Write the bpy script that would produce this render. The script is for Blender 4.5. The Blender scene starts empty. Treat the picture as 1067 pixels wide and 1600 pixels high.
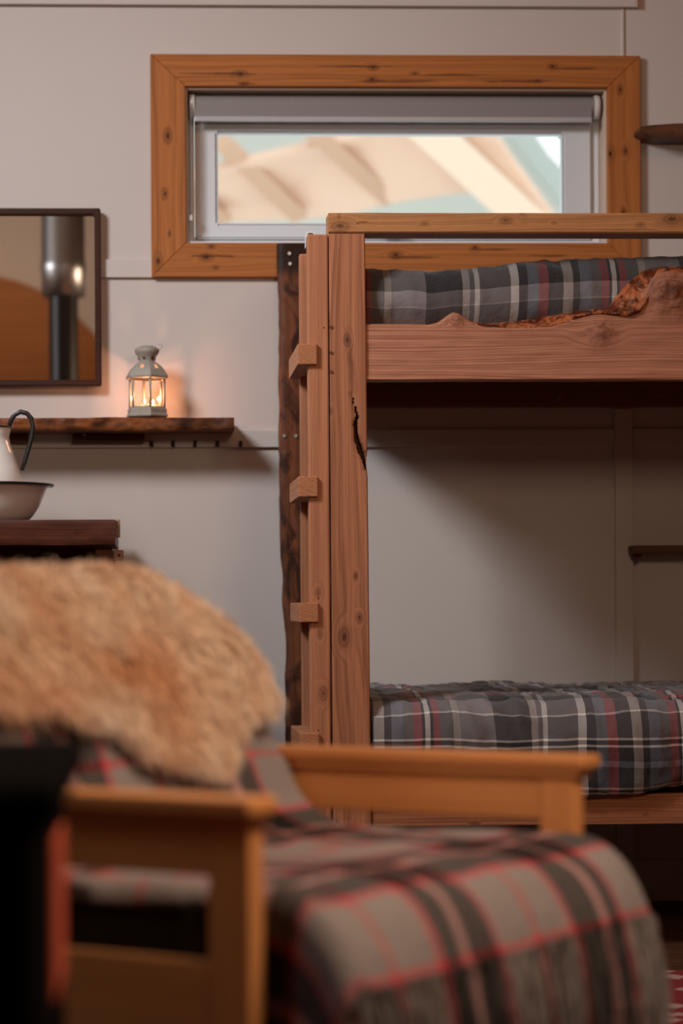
import bpy, bmesh, math, random
import numpy as np
from mathutils import Vector, Matrix, noise

random.seed(7)
rng = np.random.default_rng(7)
S = bpy.context.scene
COL = S.collection

# ------------------------------------------------------------------ camera
CAM_H = 0.8
cam_d = bpy.data.cameras.new('camera')
cam = bpy.data.objects.new('camera', cam_d)
COL.objects.link(cam)
cam.location = (0, 0, CAM_H)
cam.rotation_euler = (math.pi / 2, 0.006, math.radians(-2.5))
cam_d.sensor_fit = 'VERTICAL'
cam_d.sensor_height = 36.0
cam_d.sensor_width = 24.0
cam_d.lens = 85.0
cam_d.shift_x = (533.5 - 405) / 1600
cam_d.shift_y = (945 - 800) / 1600
cam_d.clip_start = 0.05
cam_d.dof.use_dof = True
cam_d.dof.focus_distance = 5.50
cam_d.dof.aperture_fstop = 3.0
S.camera = cam

# ------------------------------------------------------------------ world, lights, exposure
W = bpy.data.worlds.new('world')
S.world = W
W.use_nodes = True
bg = W.node_tree.nodes['Background']
bg.inputs[0].default_value = (0.98, 0.98, 1.0, 1)
bg.inputs[1].default_value = 1.55


def area(name, loc, target, size, energy, color, spread=180):
    d = bpy.data.lights.new(name, 'AREA')
    d.shape = 'RECTANGLE'
    d.size, d.size_y = size
    d.energy = energy
    d.color = color
    d.spread = math.radians(spread)
    o = bpy.data.objects.new(name, d)
    COL.objects.link(o)
    o.location = loc
    o.rotation_euler = (Vector(target) - Vector(loc)).to_track_quat('-Z', 'Y').to_euler()
    return o


area('skylight_daylight', (-1.35, 4.2, 2.78), (0.7, 6.3, 0.9), (0.6, 0.6), 23, (0.90, 0.96, 1.0), 100)
area('left_window_daylight', (-2.24, 2.7, 2.45), (0.5, 2.4, 2.2), (0.7, 0.8), 9, (0.95, 0.97, 1.0), 140)
area('warm_side_lamp', (0.85, 2.0, 1.92), (-0.1, 3.1, 0.65), (0.42, 0.42), 26, (1.0, 0.74, 0.53))
area('added_ceiling_fill', (0.5, 3.9, 3.1), (0.7, 6.0, 1.6), (1.3, 0.8), 12.5, (1.0, 0.57, 0.37))  # added warm fill in place of ceiling bounce, lifts the upper wall
area('added_rear_fill', (-0.9, 0.1, 3.0), (-1.0, -1.6, 2.3), (0.6, 0.4), 16, (1.0, 0.76, 0.56))  # added fill aimed at the rear wall to brighten what the mirror reflects

S.view_settings.view_transform = 'Standard'
S.view_settings.look = 'None'
S.view_settings.exposure = -0.10
S.view_settings.gamma = 1.0
S.view_settings.use_curve_mapping = False

# ------------------------------------------------------------------ measured directions -> points on a known plane
_R = np.array(cam.rotation_euler.to_matrix())
_C = np.array([0, 0, CAM_H])
_F = 85.0 / 36.0 * 1600


def at(px, py, y):
    """point of the plane at distance y that the photograph's measurement falls on"""
    d = _R @ np.array([(px - 405) / _F, -(py - 945) / _F, -1.0])
    return _C + d * (y / d[1])


YB = 5.47      # front plane of the bunk
YW = 6.44      # back wall

# ------------------------------------------------------------------ materials


class NT:
    def __init__(self, name):
        self.m = bpy.data.materials.new(name)
        self.m.use_nodes = True
        self.t = self.m.node_tree
        self.b = self.t.nodes['Principled BSDF']

    def n(self, kind, **kw):
        x = self.t.nodes.new(kind)
        for k, v in kw.items():
            setattr(x, k, v)
        return x

    def lk(self, a, b):
        self.t.links.new(a, b)

    def put(self, sock, v):
        if hasattr(v, 'is_linked') or isinstance(v, bpy.types.NodeSocket):
            self.lk(v, sock)
        else:
            sock.default_value = v

    def math(self, op, a, b=None, c=None):
        x = self.n('ShaderNodeMath', operation=op)
        self.put(x.inputs[0], a)
        if b is not None:
            self.put(x.inputs[1], b)
        if c is not None:
            self.put(x.inputs[2], c)
        return x.outputs[0]

    def vmath(self, op, a, b=None):
        x = self.n('ShaderNodeVectorMath', operation=op)
        self.put(x.inputs[0], a)
        if b is not None:
            self.put(x.inputs[1], b)
        return x

    def mix(self, f, a, b, mode='MIX'):
        x = self.n('ShaderNodeMix', data_type='RGBA', blend_type=mode)
        self.put(x.inputs[0], f)
        self.put(x.inputs[6], a if not isinstance(a, tuple) else (*a[:3], 1))
        self.put(x.inputs[7], b if not isinstance(b, tuple) else (*b[:3], 1))
        return x.outputs[2]

    def noise(self, vec, scale, detail=3, rough=0.55, dist=0.0):
        x = self.n('ShaderNodeTexNoise')
        self.put(x.inputs['Vector'], vec)
        x.inputs['Scale'].default_value = scale
        x.inputs['Detail'].default_value = detail
        x.inputs['Roughness'].default_value = rough
        x.inputs['Distortion'].default_value = dist
        return x.outputs[0]

    def ramp(self, f, stops, mode='LINEAR'):
        x = self.n('ShaderNodeValToRGB')
        cr = x.color_ramp
        cr.interpolation = mode
        while len(cr.elements) < len(stops):
            cr.elements.new(0.5)
        for e, (p, c) in zip(cr.elements, stops):
            e.position = p
            e.color = (*c[:3], 1) if len(c) > 2 else (c[0],) * 3 + (1,)
        self.put(x.inputs[0], f)
        return x.outputs[0]

    def smooth(self, v, a, b):
        x = self.n('ShaderNodeMapRange', interpolation_type='SMOOTHSTEP')
        self.put(x.inputs[0], v)
        x.inputs[1].default_value = a
        x.inputs[2].default_value = b
        return x.outputs[0]

    def bump(self, h, strength, dist=0.002):
        x = self.n('ShaderNodeBump')
        x.inputs['Strength'].default_value = strength
        x.inputs['Distance'].default_value = dist
        self.put(x.inputs['Height'], h)
        self.lk(x.outputs[0], self.b.inputs['Normal'])


def wood(name, base, dark, axis='X', knots=(), rough=0.5, ring=130.0, patch=0.0, contrast=1.0, knot_dark=None, coat=0.0, streaks=()):
    """board wood: the grain runs along `axis` of the object; knots are (x,y,z,radius) in object coordinates"""
    k = NT(name)
    co = k.n('ShaderNodeTexCoord').outputs['Object']
    info = k.n('ShaderNodeObjectInfo')
    rnd = k.vmath('SCALE', (7.3, 3.1, 5.7))
    k.lk(info.outputs['Random'], rnd.inputs['Scale'])
    cr = k.vmath('ADD', co, rnd.outputs[0]).outputs[0]
    sc = {'X': (1, 9, 9), 'Y': (9, 1, 9), 'Z': (9, 9, 1)}[axis]
    st = k.vmath('MULTIPLY', cr, sc).outputs[0]
    low = k.noise(st, 0.9, 2)
    sep = k.n('ShaderNodeSeparateXYZ')
    k.lk(co, sep.inputs[0])
    ia = {'X': (1, 2), 'Y': (0, 2), 'Z': (0, 1)}[axis]
    cross = k.math('MULTIPLY_ADD', sep.outputs[ia[0]], 0.6 if axis != 'X' else 0.35, sep.outputs[ia[1]] if axis != 'Z' else k.math('MULTIPLY', sep.outputs[1], 0.4))
    line = k.math('MULTIPLY_ADD', low, 0.075, cross)
    kmask = None
    for (x, y, z, r) in knots:
        d = k.vmath('SUBTRACT', co, (x, y, z)).outputs[0]
        ssc = {'X': (0.55, 1, 1), 'Y': (1, 0.55, 1), 'Z': (1, 1, 0.55)}[axis]
        ln = k.vmath('LENGTH', k.vmath('MULTIPLY', d, ssc).outputs[0]).outputs['Value']
        w = k.smooth(ln, r * 4.2, r * 0.9)
        mx = k.n('ShaderNodeMix', data_type='FLOAT')
        k.lk(w, mx.inputs[0])
        k.lk(line, mx.inputs[2])
        k.lk(ln, mx.inputs[3])
        line = mx.outputs[0]
        jag = k.math('MULTIPLY_ADD', k.noise(co, 260, 2), r * 0.9, ln)
        core = k.smooth(jag, r * 1.55, r * 0.75)
        halo = k.math('MULTIPLY', k.smooth(jag, r * 3.6, r * 0.8), 0.45)
        both = k.math('MAXIMUM', core, halo)
        kmask = both if kmask is None else k.math('MAXIMUM', kmask, both)
    n1 = k.n('ShaderNodeTexNoise', noise_dimensions='1D')
    k.lk(k.math('MULTIPLY', line, ring), n1.inputs['W'])
    n1.inputs['Scale'].default_value = 1.0
    n1.inputs['Detail'].default_value = 2.0
    rings = k.smooth(n1.outputs[0], 0.38, 0.68)
    fsc = {'X': (5, 260, 260), 'Y': (260, 5, 260), 'Z': (260, 260, 5)}[axis]
    fib = k.noise(k.vmath('MULTIPLY', cr, fsc).outputs[0], 1.0, 3, 0.6)
    big = k.noise(st, 0.55, 3)
    f = k.math('MULTIPLY_ADD', rings, 0.62 * contrast, k.math('MULTIPLY', k.smooth(fib, 0.35, 0.75), 0.45 * contrast))
    mid = tuple(b * 0.42 + d * 0.58 for b, d in zip(base, dark))
    c = k.mix(f, base, mid)
    c = k.mix(k.math('MULTIPLY', k.smooth(big, 0.45, 0.75), 0.5), c, tuple(b * 0.72 for b in base), 'MIX')
    if patch:
        pt = k.smooth(k.noise(k.vmath('MULTIPLY', cr, {'X': (1, 2.2, 2.2), 'Y': (2.2, 1, 2.2), 'Z': (2.2, 2.2, 1)}[axis]).outputs[0], 7.0, 5, 0.65, 1.2), 0.42, 0.62)
        c = k.mix(k.math('MULTIPLY', pt, patch), c, dark)
    for (x, y, z, hl, hh) in streaks:
        d = k.vmath('SUBTRACT', co, (x, y, z)).outputs[0]
        sv = {'X': (1 / hl, 0, 1 / hh), 'Z': (1 / hh, 0, 1 / hl)}[axis]
        ln = k.vmath('LENGTH', k.vmath('MULTIPLY', d, sv).outputs[0]).outputs['Value']
        jg = k.math('ADD', ln, k.math('MULTIPLY', k.math('SUBTRACT', k.noise(k.vmath('MULTIPLY', co, {'X': (30, 30, 330), 'Z': (330, 30, 30)}[axis]).outputs[0], 1.0, 3), 0.5), 1.5))
        c = k.mix(k.math('MULTIPLY', k.smooth(jg, 1.0, 0.45), 0.72), c, tuple(q * 0.75 for q in dark))
    kd = knot_dark or tuple(d * 0.45 for d in dark)
    if kmask is not None:
        c = k.mix(kmask, c, kd)
    at_ = k.n('ShaderNodeAttribute', attribute_name='stain')
    c = k.mix(at_.outputs['Fac'], c, tuple(d * 0.35 for d in dark))
    k.lk(c, k.b.inputs['Base Color'])
    k.b.inputs['Roughness'].default_value = rough
    k.b.inputs['Specular IOR Level'].default_value = 0.16
    if coat:
        k.b.inputs['Coat Weight'].default_value = coat
        k.b.inputs['Coat Roughness'].default_value = 0.2
    k.bump(k.math('MULTIPLY_ADD', fib, 0.6, rings), 0.22, 0.0012)
    return k.m


def plain(name, col, rough=0.5, metal=0.0, var=0.0, vscale=20, bump=0.0, bscale=200, spec=0.5):
    k = NT(name)
    co = k.n('ShaderNodeTexCoord').outputs['Object']
    if var:
        nz = k.noise(co, vscale, 4)
        k.lk(k.mix(nz, tuple(c * (1 - var) for c in col), tuple(min(1, c * (1 + var)) for c in col)), k.b.inputs['Base Color'])
    else:
        k.b.inputs['Base Color'].default_value = (*col, 1)
    k.b.inputs['Roughness'].default_value = rough
    k.b.inputs['Metallic'].default_value = metal
    k.b.inputs['Specular IOR Level'].default_value = spec
    if bump:
        k.bump(k.noise(co, bscale, 3), bump)
    return k.m


def emit(name, col, strength):
    k = NT(name)
    k.b.inputs['Base Color'].default_value = (*col, 1)
    k.b.inputs['Emission Color'].default_value = (*col, 1)
    k.b.inputs['Emission Strength'].default_value = strength
    return k.m


def glass(name, tint=(1, 1, 1), refl=0.06, rough=0.0):
    m = bpy.data.materials.new(name)
    m.use_nodes = True
    t = m.node_tree
    t.nodes.clear()
    o = t.nodes.new('ShaderNodeOutputMaterial')
    a = t.nodes.new('ShaderNodeBsdfTransparent')
    a.inputs[0].default_value = (*tint, 1)
    g = t.nodes.new('ShaderNodeBsdfGlossy')
    g.inputs['Roughness'].default_value = rough
    mx = t.nodes.new('ShaderNodeMixShader')
    mx.inputs[0].default_value = refl
    t.links.new(a.outputs[0], mx.inputs[1])
    t.links.new(g.outputs[0], mx.inputs[2])
    t.links.new(mx.outputs[0], o.inputs[0])
    return m


def tartan(name, pu, ustops, pv, vstops, uoff=0.0, voff=0.0, wscale=900, rough=0.9, bump=0.15, sheen=0.2, gam=0.5, fade=0.22):
    k = NT(name)
    uv = k.n('ShaderNodeUVMap', uv_map='UVMap').outputs[0]
    wob = k.noise(uv, 9.0, 2)
    sep = k.n('ShaderNodeSeparateXYZ')
    k.lk(uv, sep.inputs[0])
    u = k.math('MULTIPLY_ADD', k.math('SUBTRACT', wob, 0.5), 0.004, sep.outputs[0])
    v = k.math('MULTIPLY_ADD', k.math('SUBTRACT', wob, 0.5), 0.004, sep.outputs[1])
    fu = k.math('FRACT', k.math('DIVIDE', k.math('SUBTRACT', u, uoff), pu))
    fv = k.math('FRACT', k.math('DIVIDE', k.math('SUBTRACT', v, voff), pv))
    cu = k.ramp(fu, ustops, 'CONSTANT')
    cv = k.ramp(fv, vstops, 'CONSTANT')
    tw = k.math('SINE', k.math('MULTIPLY', k.math('ADD', sep.outputs[0], sep.outputs[1]), wscale * 2))
    sq = []
    for cc in (cu, cv):
        g_ = k.n('ShaderNodeGamma')
        k.lk(cc, g_.inputs[0])
        g_.inputs[1].default_value = gam
        sq.append(g_.outputs[0])
    g_ = k.n('ShaderNodeGamma')
    k.lk(k.mix(k.math('MULTIPLY_ADD', tw, 0.10, 0.5), sq[0], sq[1]), g_.inputs[0])
    g_.inputs[1].default_value = 1 / gam
    c = g_.outputs[0]
    fine = k.noise(uv, 260, 2)
    c = k.mix(k.math('MULTIPLY', k.smooth(fine, 0.3, 0.8), fade), c, (0.12, 0.112, 0.115))
    k.lk(c, k.b.inputs['Base Color'])
    k.b.inputs['Roughness'].default_value = rough
    k.b.inputs['Specular IOR Level'].default_value = 0.15
    k.b.inputs['Sheen Weight'].default_value = sheen
    k.b.inputs['Sheen Roughness'].default_value = 0.5
    k.bump(k.noise(uv, 42, 4, 0.6), bump * 2, 0.008)
    return k.m


# paints and metals
WALLC = (0.57, 0.487, 0.450)
M = {}
M['wall'] = plain('painted_wall_board', WALLC, 0.55, var=0.03, vscale=6, bump=0.08, bscale=260)
M['trim'] = plain('painted_trim', WALLC, 0.5, var=0.02, bump=0.05, bscale=200)
M['upvc'] = plain('white_window_plastic', (0.66, 0.67, 0.70), 0.35, var=0.02)
M['blind'] = plain('grey_blind_fabric', (0.25, 0.215, 0.205), 0.75, var=0.08, vscale=90)
M['blind_bar'] = plain('grey_blind_bar', (0.42, 0.40, 0.41), 0.35, var=0.03)
M['white_plastic'] = plain('white_bracket_plastic', (0.62, 0.56, 0.52), 0.4, var=0.03)
M['chain'] = plain('chain_beads', (0.34, 0.29, 0.26), 0.4, var=0.05)
M['steel'] = plain('bright_steel', (0.50, 0.48, 0.46), 0.5, 1.0, var=0.08)
M['dull_steel'] = plain('dull_steel', (0.50, 0.47, 0.45), 0.45, 0.9, var=0.1)
M['chrome'] = plain('polished_flue_steel', (0.85, 0.85, 0.85), 0.38, 1.0, var=0.03, vscale=3)
M['iron'] = plain('black_stove_iron', (0.003, 0.0025, 0.0025), 0.95, 0.0, var=0.2, bump=0.1, spec=0.04)
M['flue_black'] = plain('black_flue_paint', (0.03, 0.022, 0.02), 0.35, 0.0, var=0.1)
M['dark_iron'] = plain('dark_hook_iron', (0.05, 0.03, 0.022), 0.5, 0.6, var=0.2, vscale=300)
M['enamel'] = plain('white_enamel', (0.84, 0.79, 0.75), 0.2, var=0.03)
M['black_enamel'] = plain('black_enamel_rim', (0.010, 0.009, 0.009), 0.4, var=0.1)
M['lantern'] = plain('distressed_cream_lantern_paint', (0.31, 0.265, 0.22), 0.55, 0.0, var=0.16, vscale=70, bump=0.1, bscale=150)
M['glass'] = glass('window_glass', (0.97, 1.0, 0.99), 0.05)
M['lglass'] = glass('lantern_glass', (1, 0.98, 0.95), 0.035, 0.05)
M['wax'] = plain('candle_wax', (0.82, 0.66, 0.48), 0.5, var=0.03)
M['flame'] = emit('candle_flame', (1.0, 0.70, 0.36), 12.0)
M['fire'] = emit('stove_fire_glow', (0.50, 0.075, 0.03), 0.22)
M['mirror'] = plain('mirror_silver', (0.80, 0.77, 0.74), 0.015, 1.0, var=0.01)
M['soffit'] = plain('larch_soffit', (0.82, 0.585, 0.44), 0.7, var=0.06, vscale=2)
M['rafter'] = plain('larch_rafter', (0.62, 0.40, 0.27), 0.7, var=0.06, vscale=2)
M['pale_green'] = plain('pale_green_cabin_paint', (0.545, 0.575, 0.53), 0.7, var=0.05, vscale=1)
M['cushion'] = plain('dark_cushion_cloth', (0.03, 0.022, 0.02), 0.9, var=0.2, vscale=120)

RED = (0.30, 0.040, 0.045)


def stops(period, items):
    return [(p / period, c) for p, c in items]


dk, md, lg, wh, bl, rd, bg_ = (0.017, 0.014, 0.0135), (0.105, 0.090, 0.089), (0.215, 0.185, 0.182), (0.72, 0.65, 0.60), (0.125, 0.135, 0.170), RED, (0.42, 0.355, 0.31)
DU = stops(405, [(0, bg_), (10, lg), (65, dk), (122, bg_), (133, md), (141, wh), (150, md), (198, wh), (211, dk), (226, bl), (243, rd),
                 (258, dk), (283, bg_), (298, dk), (310, bl), (326, md), (342, rd), (355, dk), (360, wh), (368, dk), (373, rd), (384, md)])
PV = 0.7


def weft(items, off):
    return [((p - off) / PV, c) for p, c in items]


DV_U = weft([(-0.35, md), (-0.123, bg_), (-0.119, lg), (-0.084, dk), (0.05, md), (0.12, wh), (0.13, dk), (0.22, lg), (0.30, dk)], -0.35)
DV_L = weft([(-0.35, dk), (-0.232, wh), (-0.226, dk), (-0.218, bg_), (-0.213, dk), (-0.165, bl), (-0.152, dk), (-0.123, wh), (-0.117, dk), (-0.106, wh), (-0.100, md), (-0.040, wh), (-0.034, lg), (0.03, dk), (0.075, rd), (0.085, md), (0.16, wh), (0.168, md), (0.23, dk), (0.29, bl), (0.31, dk)], -0.35)
tl, td, tr, tp = (0.29, 0.255, 0.25), (0.0075, 0.006, 0.006), (0.62, 0.05, 0.07), (0.58, 0.24, 0.24)
TS = [(0.0, tl), (0.272, tr), (0.303, tl), (0.555, tr), (0.59, td), (0.75, tp), (0.81, td), (0.965, tr)]


# ------------------------------------------------------------------ object helpers
FR = {None: Vector((0, 0, 0))}


def link(name, me, mat, loc, parent=None, rot=None):
    o = bpy.data.objects.new(name, me)
    COL.objects.link(o)
    if mat is not None and me is not None and not me.materials:
        me.materials.append(mat)
    loc = Vector(loc)
    key = parent.name if parent is not None else None
    o.parent = parent
    o.location = loc - FR[key]
    FR[o.name] = loc
    if rot is not None:
        o.rotation_euler = rot
    return o


def root(name, label, cat, loc, group=None, rotz=0.0, local=False):
    o = bpy.data.objects.new(name, None)
    COL.objects.link(o)
    o.empty_display_size = 0.05
    o.location = loc
    o.rotation_euler = (0, 0, rotz)
    FR[o.name] = Vector((0, 0, 0)) if local else Vector(loc)
    return tag(o, label, cat, group)


def tag(o, label, cat, group=None):
    o['label'] = label
    o['category'] = cat
    if group:
        o['group'] = group
    return o


def struct(o):
    o['kind'] = 'structure'
    return o


def finish(bm, name, smooth=False):
    bmesh.ops.recalc_face_normals(bm, faces=bm.faces[:])
    me = bpy.data.meshes.new(name)
    bm.to_mesh(me)
    bm.free()
    if smooth:
        me.shade_smooth()
    return me


def box(name, a, b, mat, parent=None, bev=0.002, seg=2, rot=None):
    """box between the corners a and b (parent frame), origin at its centre"""
    a, b = Vector(a), Vector(b)
    c, s = (a + b) / 2, b - a
    bm = bmesh.new()
    bmesh.ops.create_cube(bm, size=1.0)
    for v in bm.verts:
        v.co = Vector((v.co.x * abs(s.x), v.co.y * abs(s.y), v.co.z * abs(s.z)))
    bev = min(bev, 0.3 * min(abs(s.x), abs(s.y), abs(s.z)))
    if bev > 0:
        bmesh.ops.bevel(bm, geom=bm.edges[:], offset=bev, segments=seg, affect='EDGES', profile=0.6)
    return link(name, finish(bm, name), mat, c, parent, rot)


def prism(name, pts, y0, y1, mat, parent=None, bev=0.0015):
    """polygon (x,z) extruded from y0 to y1"""
    cx = sum(p[0] for p in pts) / len(pts)
    cz = sum(p[1] for p in pts) / len(pts)
    cy = (y0 + y1) / 2
    bm = bmesh.new()
    f = [bm.verts.new((x - cx, y0 - cy, z - cz)) for x, z in pts]
    g = [bm.verts.new((x - cx, y1 - cy, z - cz)) for x, z in pts]
    n = len(pts)
    bm.faces.new(f)
    bm.faces.new(g[::-1])
    for i in range(n):
        bm.faces.new((f[i], g[i], g[(i + 1) % n], f[(i + 1) % n]))
    if bev:
        bmesh.ops.bevel(bm, geom=bm.edges[:], offset=bev, segments=1, affect='EDGES')
    return link(name, finish(bm, name), mat, (cx, cy, cz), parent)


def lathe(name, prof, mat, loc, parent=None, seg=48, smooth=True, thick=0.0, sharp=None):
    bm = bmesh.new()
    rings = []
    for r, z in prof:
        if r < 1e-5:
            rings.append([bm.verts.new((0, 0, z))])
        else:
            rings.append([bm.verts.new((r * math.cos(2 * math.pi * i / seg), r * math.sin(2 * math.pi * i / seg), z)) for i in range(seg)])
    for a, b in zip(rings, rings[1:]):
        for i in range(seg):
            j = (i + 1) % seg
            if len(a) == 1 and len(b) == 1:
                continue
            if len(a) == 1:
                bm.faces.new((a[0], b[j], b[i]))
            elif len(b) == 1:
                bm.faces.new((a[i], a[j], b[0]))
            else:
                bm.faces.new((a[i], a[j], b[j], b[i]))
    me = finish(bm, name, smooth)
    o = link(name, me, mat, loc, parent)
    if thick:
        md_ = o.modifiers.new('solidify', 'SOLIDIFY')
        md_.thickness = thick
        md_.offset = -1
    return o


def tube_mesh(bm, pts, r, seg=8, flat=1.0, cap=True):
    pts = [Vector(p) for p in pts]
    rr = r if isinstance(r, (list, tuple)) else [r] * len(pts)
    prev = None
    ref = None
    for i, p in enumerate(pts):
        d = (pts[min(i + 1, len(pts) - 1)] - pts[max(i - 1, 0)]).normalized()
        if ref is None:
            ref = d.orthogonal().normalized()
        ref = (ref - d * ref.dot(d)).normalized()
        bi = d.cross(ref)
        ring = [bm.verts.new(p + (ref * math.cos(t) + bi * math.sin(t) * flat) * rr[i]) for t in [2 * math.pi * q / seg for q in range(seg)]]
        if prev:
            for q in range(seg):
                bm.faces.new((prev[q], prev[(q + 1) % seg], ring[(q + 1) % seg], ring[q]))
        elif cap:
            bm.faces.new(ring[::-1])
        prev = ring
    if cap:
        bm.faces.new(prev)


def tube(name, pts, r, mat, parent=None, seg=8, flat=1.0):
    c = sum((Vector(p) for p in pts), Vector()) / len(pts)
    bm = bmesh.new()
    tube_mesh(bm, [Vector(p) - c for p in pts], r, seg, flat)
    return link(name, finish(bm, name, True), mat, c, parent)


def disc(name, c, r, depth, mat, parent=None, seg=14):
    """short cylinder facing -y, front at c"""
    bm = bmesh.new()
    bmesh.ops.create_cone(bm, cap_ends=True, segments=seg, radius1=r, radius2=r * 0.9, depth=depth, matrix=Matrix.Rotation(math.pi / 2, 4, 'X'))
    me = finish(bm, name)
    return link(name, me, mat, c, parent)


def plank(name, u0, u1, nu, lo, hi, nv, y_front, thick, mat, parent=None, vertical=False, disp=None, jit=0.0):
    """solid board: along u (x, or z when vertical) with free edges lo(u), hi(u); disp(x,z) -> (depth into the board, stain)"""
    us = np.linspace(u0, u1, nu)
    V, ST = [], []
    for u in us:
        a, b = lo(u), hi(u)
        for j in range(nv):
            w = a + (b - a) * j / (nv - 1)
            x, z = (w, u) if vertical else (u, w)
            dy, st = disp(x, z) if disp else (0, 0)
            e = min(j, nv - 1 - j)
            dy += 0.003 if e == 0 else 0.0
            V.append((x, y_front + dy, z))
            ST.append(st)
    n = len(V)
    for u in us:
        a, b = lo(u), hi(u)
        for w in (a, b):
            x, z = (w, u) if vertical else (u, w)
            V.append((x, y_front + thick, z))
            ST.append(0)
    F = []
    for i in range(nu - 1):
        for j in range(nv - 1):
            F.append((i * nv + j, (i + 1) * nv + j, (i + 1) * nv + j + 1, i * nv + j + 1))
        b0, b1 = n + 2 * i, n + 2 * i + 2
        F.append((b0, b0 + 1, b1 + 1, b1))
        F.append((i * nv, b0, b1, (i + 1) * nv))
        F.append((i * nv + nv - 1, (i + 1) * nv + nv - 1, b1 + 1, b0 + 1))
    for i in (0, nu - 1):
        F.append([i * nv + j for j in range(nv)] + [n + 2 * i + 1, n + 2 * i])
    V = np.array(V)
    c = (V.min(0) + V.max(0)) / 2
    me = bpy.data.meshes.new(name)
    me.from_pydata([tuple(v) for v in V - c], [], F)
    bm = bmesh.new()
    bm.from_mesh(me)
    bmesh.ops.recalc_face_normals(bm, faces=bm.faces[:])
    bm.to_mesh(me)
    bm.free()
    at_ = me.attributes.new('stain', 'FLOAT', 'POINT')
    at_.data.foreach_set('value', np.array(ST, dtype=np.float32))
    me.shade_smooth()
    try:
        me.set_sharp_from_angle(angle=math.radians(38))
    except Exception:
        pass
    return link(name, me, mat, c, parent), c


def grid_mesh(name, P, uv, thick=0.0, smooth=True):
    """P: (nu,nv,3) points, uv: (nu,nv,2)"""
    nu, nv = P.shape[:2]
    me = bpy.data.meshes.new(name)
    idx = np.arange(nu * nv).reshape(nu, nv)
    F = np.stack([idx[:-1, :-1], idx[1:, :-1], idx[1:, 1:], idx[:-1, 1:]], -1).reshape(-1, 4)
    me.from_pydata(P.reshape(-1, 3).tolist(), [], F.tolist())
    l = me.uv_layers.new(name='UVMap')
    l.data.foreach_set('uv', uv.reshape(-1, 2)[F.reshape(-1)].astype(np.float32).ravel())
    if smooth:
        me.shade_smooth()
    return me


def interp(xs, ys):
    return lambda t: float(np.interp(t, xs, ys))


def nz(x, y, z, s=1.0):
    return noise.noise(Vector((x * s, y * s, z * s)))


# =================================================================== SETTING
XL, XR, YR, ZC = -2.3, 2.45, -1.6, 3.15
# window hole, from the inside edges of the frame boards
wx0, wx1, wz0, wz1 = 0.092, 1.221, 1.762, 2.178
bm = bmesh.new()
T = 0.16


def bbox(bm, a, b):
    r = bmesh.ops.create_cube(bm, size=1.0)
    for v in r['verts']:
        v.co = Vector([(a[i] + b[i]) / 2 + v.co[i] * (b[i] - a[i]) for i in range(3)])


for a, b in [((XL, YW, 0), (wx0, YW + T, ZC)), ((wx1, YW, 0), (XR, YW + T, ZC)), ((wx0, YW, 0), (wx1, YW + T, wz0)), ((wx0, YW, wz1), (wx1, YW + T, ZC))]:
    bbox(bm, a, b)
wall = struct(link('wall_back', finish(bm, 'wall_back'), M['wall'], (0, 0, 0)))

M['lining'] = wood('wood_lining', (0.40, 0.165, 0.06), (0.14, 0.05, 0.02), 'Z', ring=60)
M['lining_x'] = wood('pale_ceiling_lining', (0.60, 0.47, 0.37), (0.36, 0.24, 0.16), 'Y', ring=60)
M['floorboard'] = wood('dark_floorboard', (0.11, 0.045, 0.022), (0.03, 0.012, 0.008), 'X', ring=90)
struct(box('wall_left', (XL - 0.1, YR, 0), (XL, YW, ZC), M['wall'], bev=0))
struct(box('wall_right', (XR, YR, 0), (XR + 0.1, YW + T, ZC), M['lining'], bev=0))
struct(box('wall_front', (XL, YR - 0.1, 0), (XR, YR, ZC), M['wall'], bev=0))
arch = [(-1.05 + 1.0 * math.cos(t), 1.55 + 1.22 * math.sin(t)) for t in np.linspace(0, math.pi, 25)]
hb = prism('arched_panel', [(-2.05, 0.0), (-0.05, 0.0)] + arch, YR + 0.005, YR + 0.05, wood('orange_panel_wood', (0.42, 0.15, 0.04), (0.18, 0.055, 0.015), 'X', ring=40), None, 0.004)
tag(hb, 'orange arched wooden panel seen reflected in the wall mirror', 'panel')
struct(box('ceiling', (XL - 0.1, YR - 0.1, ZC), (XR + 0.1, YW + T, ZC + 0.1), M['lining_x'], bev=0))
fl = struct(box('floor', (XL - 0.1, YR - 0.1, -0.1), (XR + 0.1, YW + T, -0.016), M['floorboard'], bev=0))
me0 = None
for i in range(12):
    y0 = 4.55 + i * 0.157
    o = box('plank', (XL, y0, -0.016), (XR, y0 + 0.154, 0.0), M['floorboard'], fl, bev=0.002, seg=1)
box('floor_slab', (XL, YR, -0.016), (XR, 4.547, 0.0), M['floorboard'], fl, bev=0.0)

# wall battens and cornice board
yb = YW - 0.012
tr_ = 0


def trim(a, b, mat=None):
    global tr_
    tr_ += 1
    return struct(box('trim_%d' % tr_, a, b, mat or M['trim'], bev=0.0025))


trim((XL, yb, 1.671), (0.004, YW, 1.720))
trim((XL, yb, 1.219), (1.2355, YW, 1.266))
trim((1.2365, YW - 0.016, 0.1), (1.284, YW, 1.32))
trim((1.285, yb, 1.219), (XR, YW, 1.266))
trim((XL, YW - 0.02, 2.394), (1.300, YW, 2.56))
trim((1.300, YW - 0.021, 2.393), (1.3035, YW, 2.56), M['rafter'])
trim((1.262, YW - 0.006, 2.264), (1.2695, YW, 2.392))
trim((XL, YW - 0.015, 0.0), (XR, YW, 0.11))

# =================================================================== WINDOW
win = root('window_1', '', '', (0.655, YW, 1.97))
del win['label'], win['category']
win['kind'] = 'structure'
ox0, ox1, oz0, oz1 = 0.000, 1.3095, 1.671, 2.263


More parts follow.
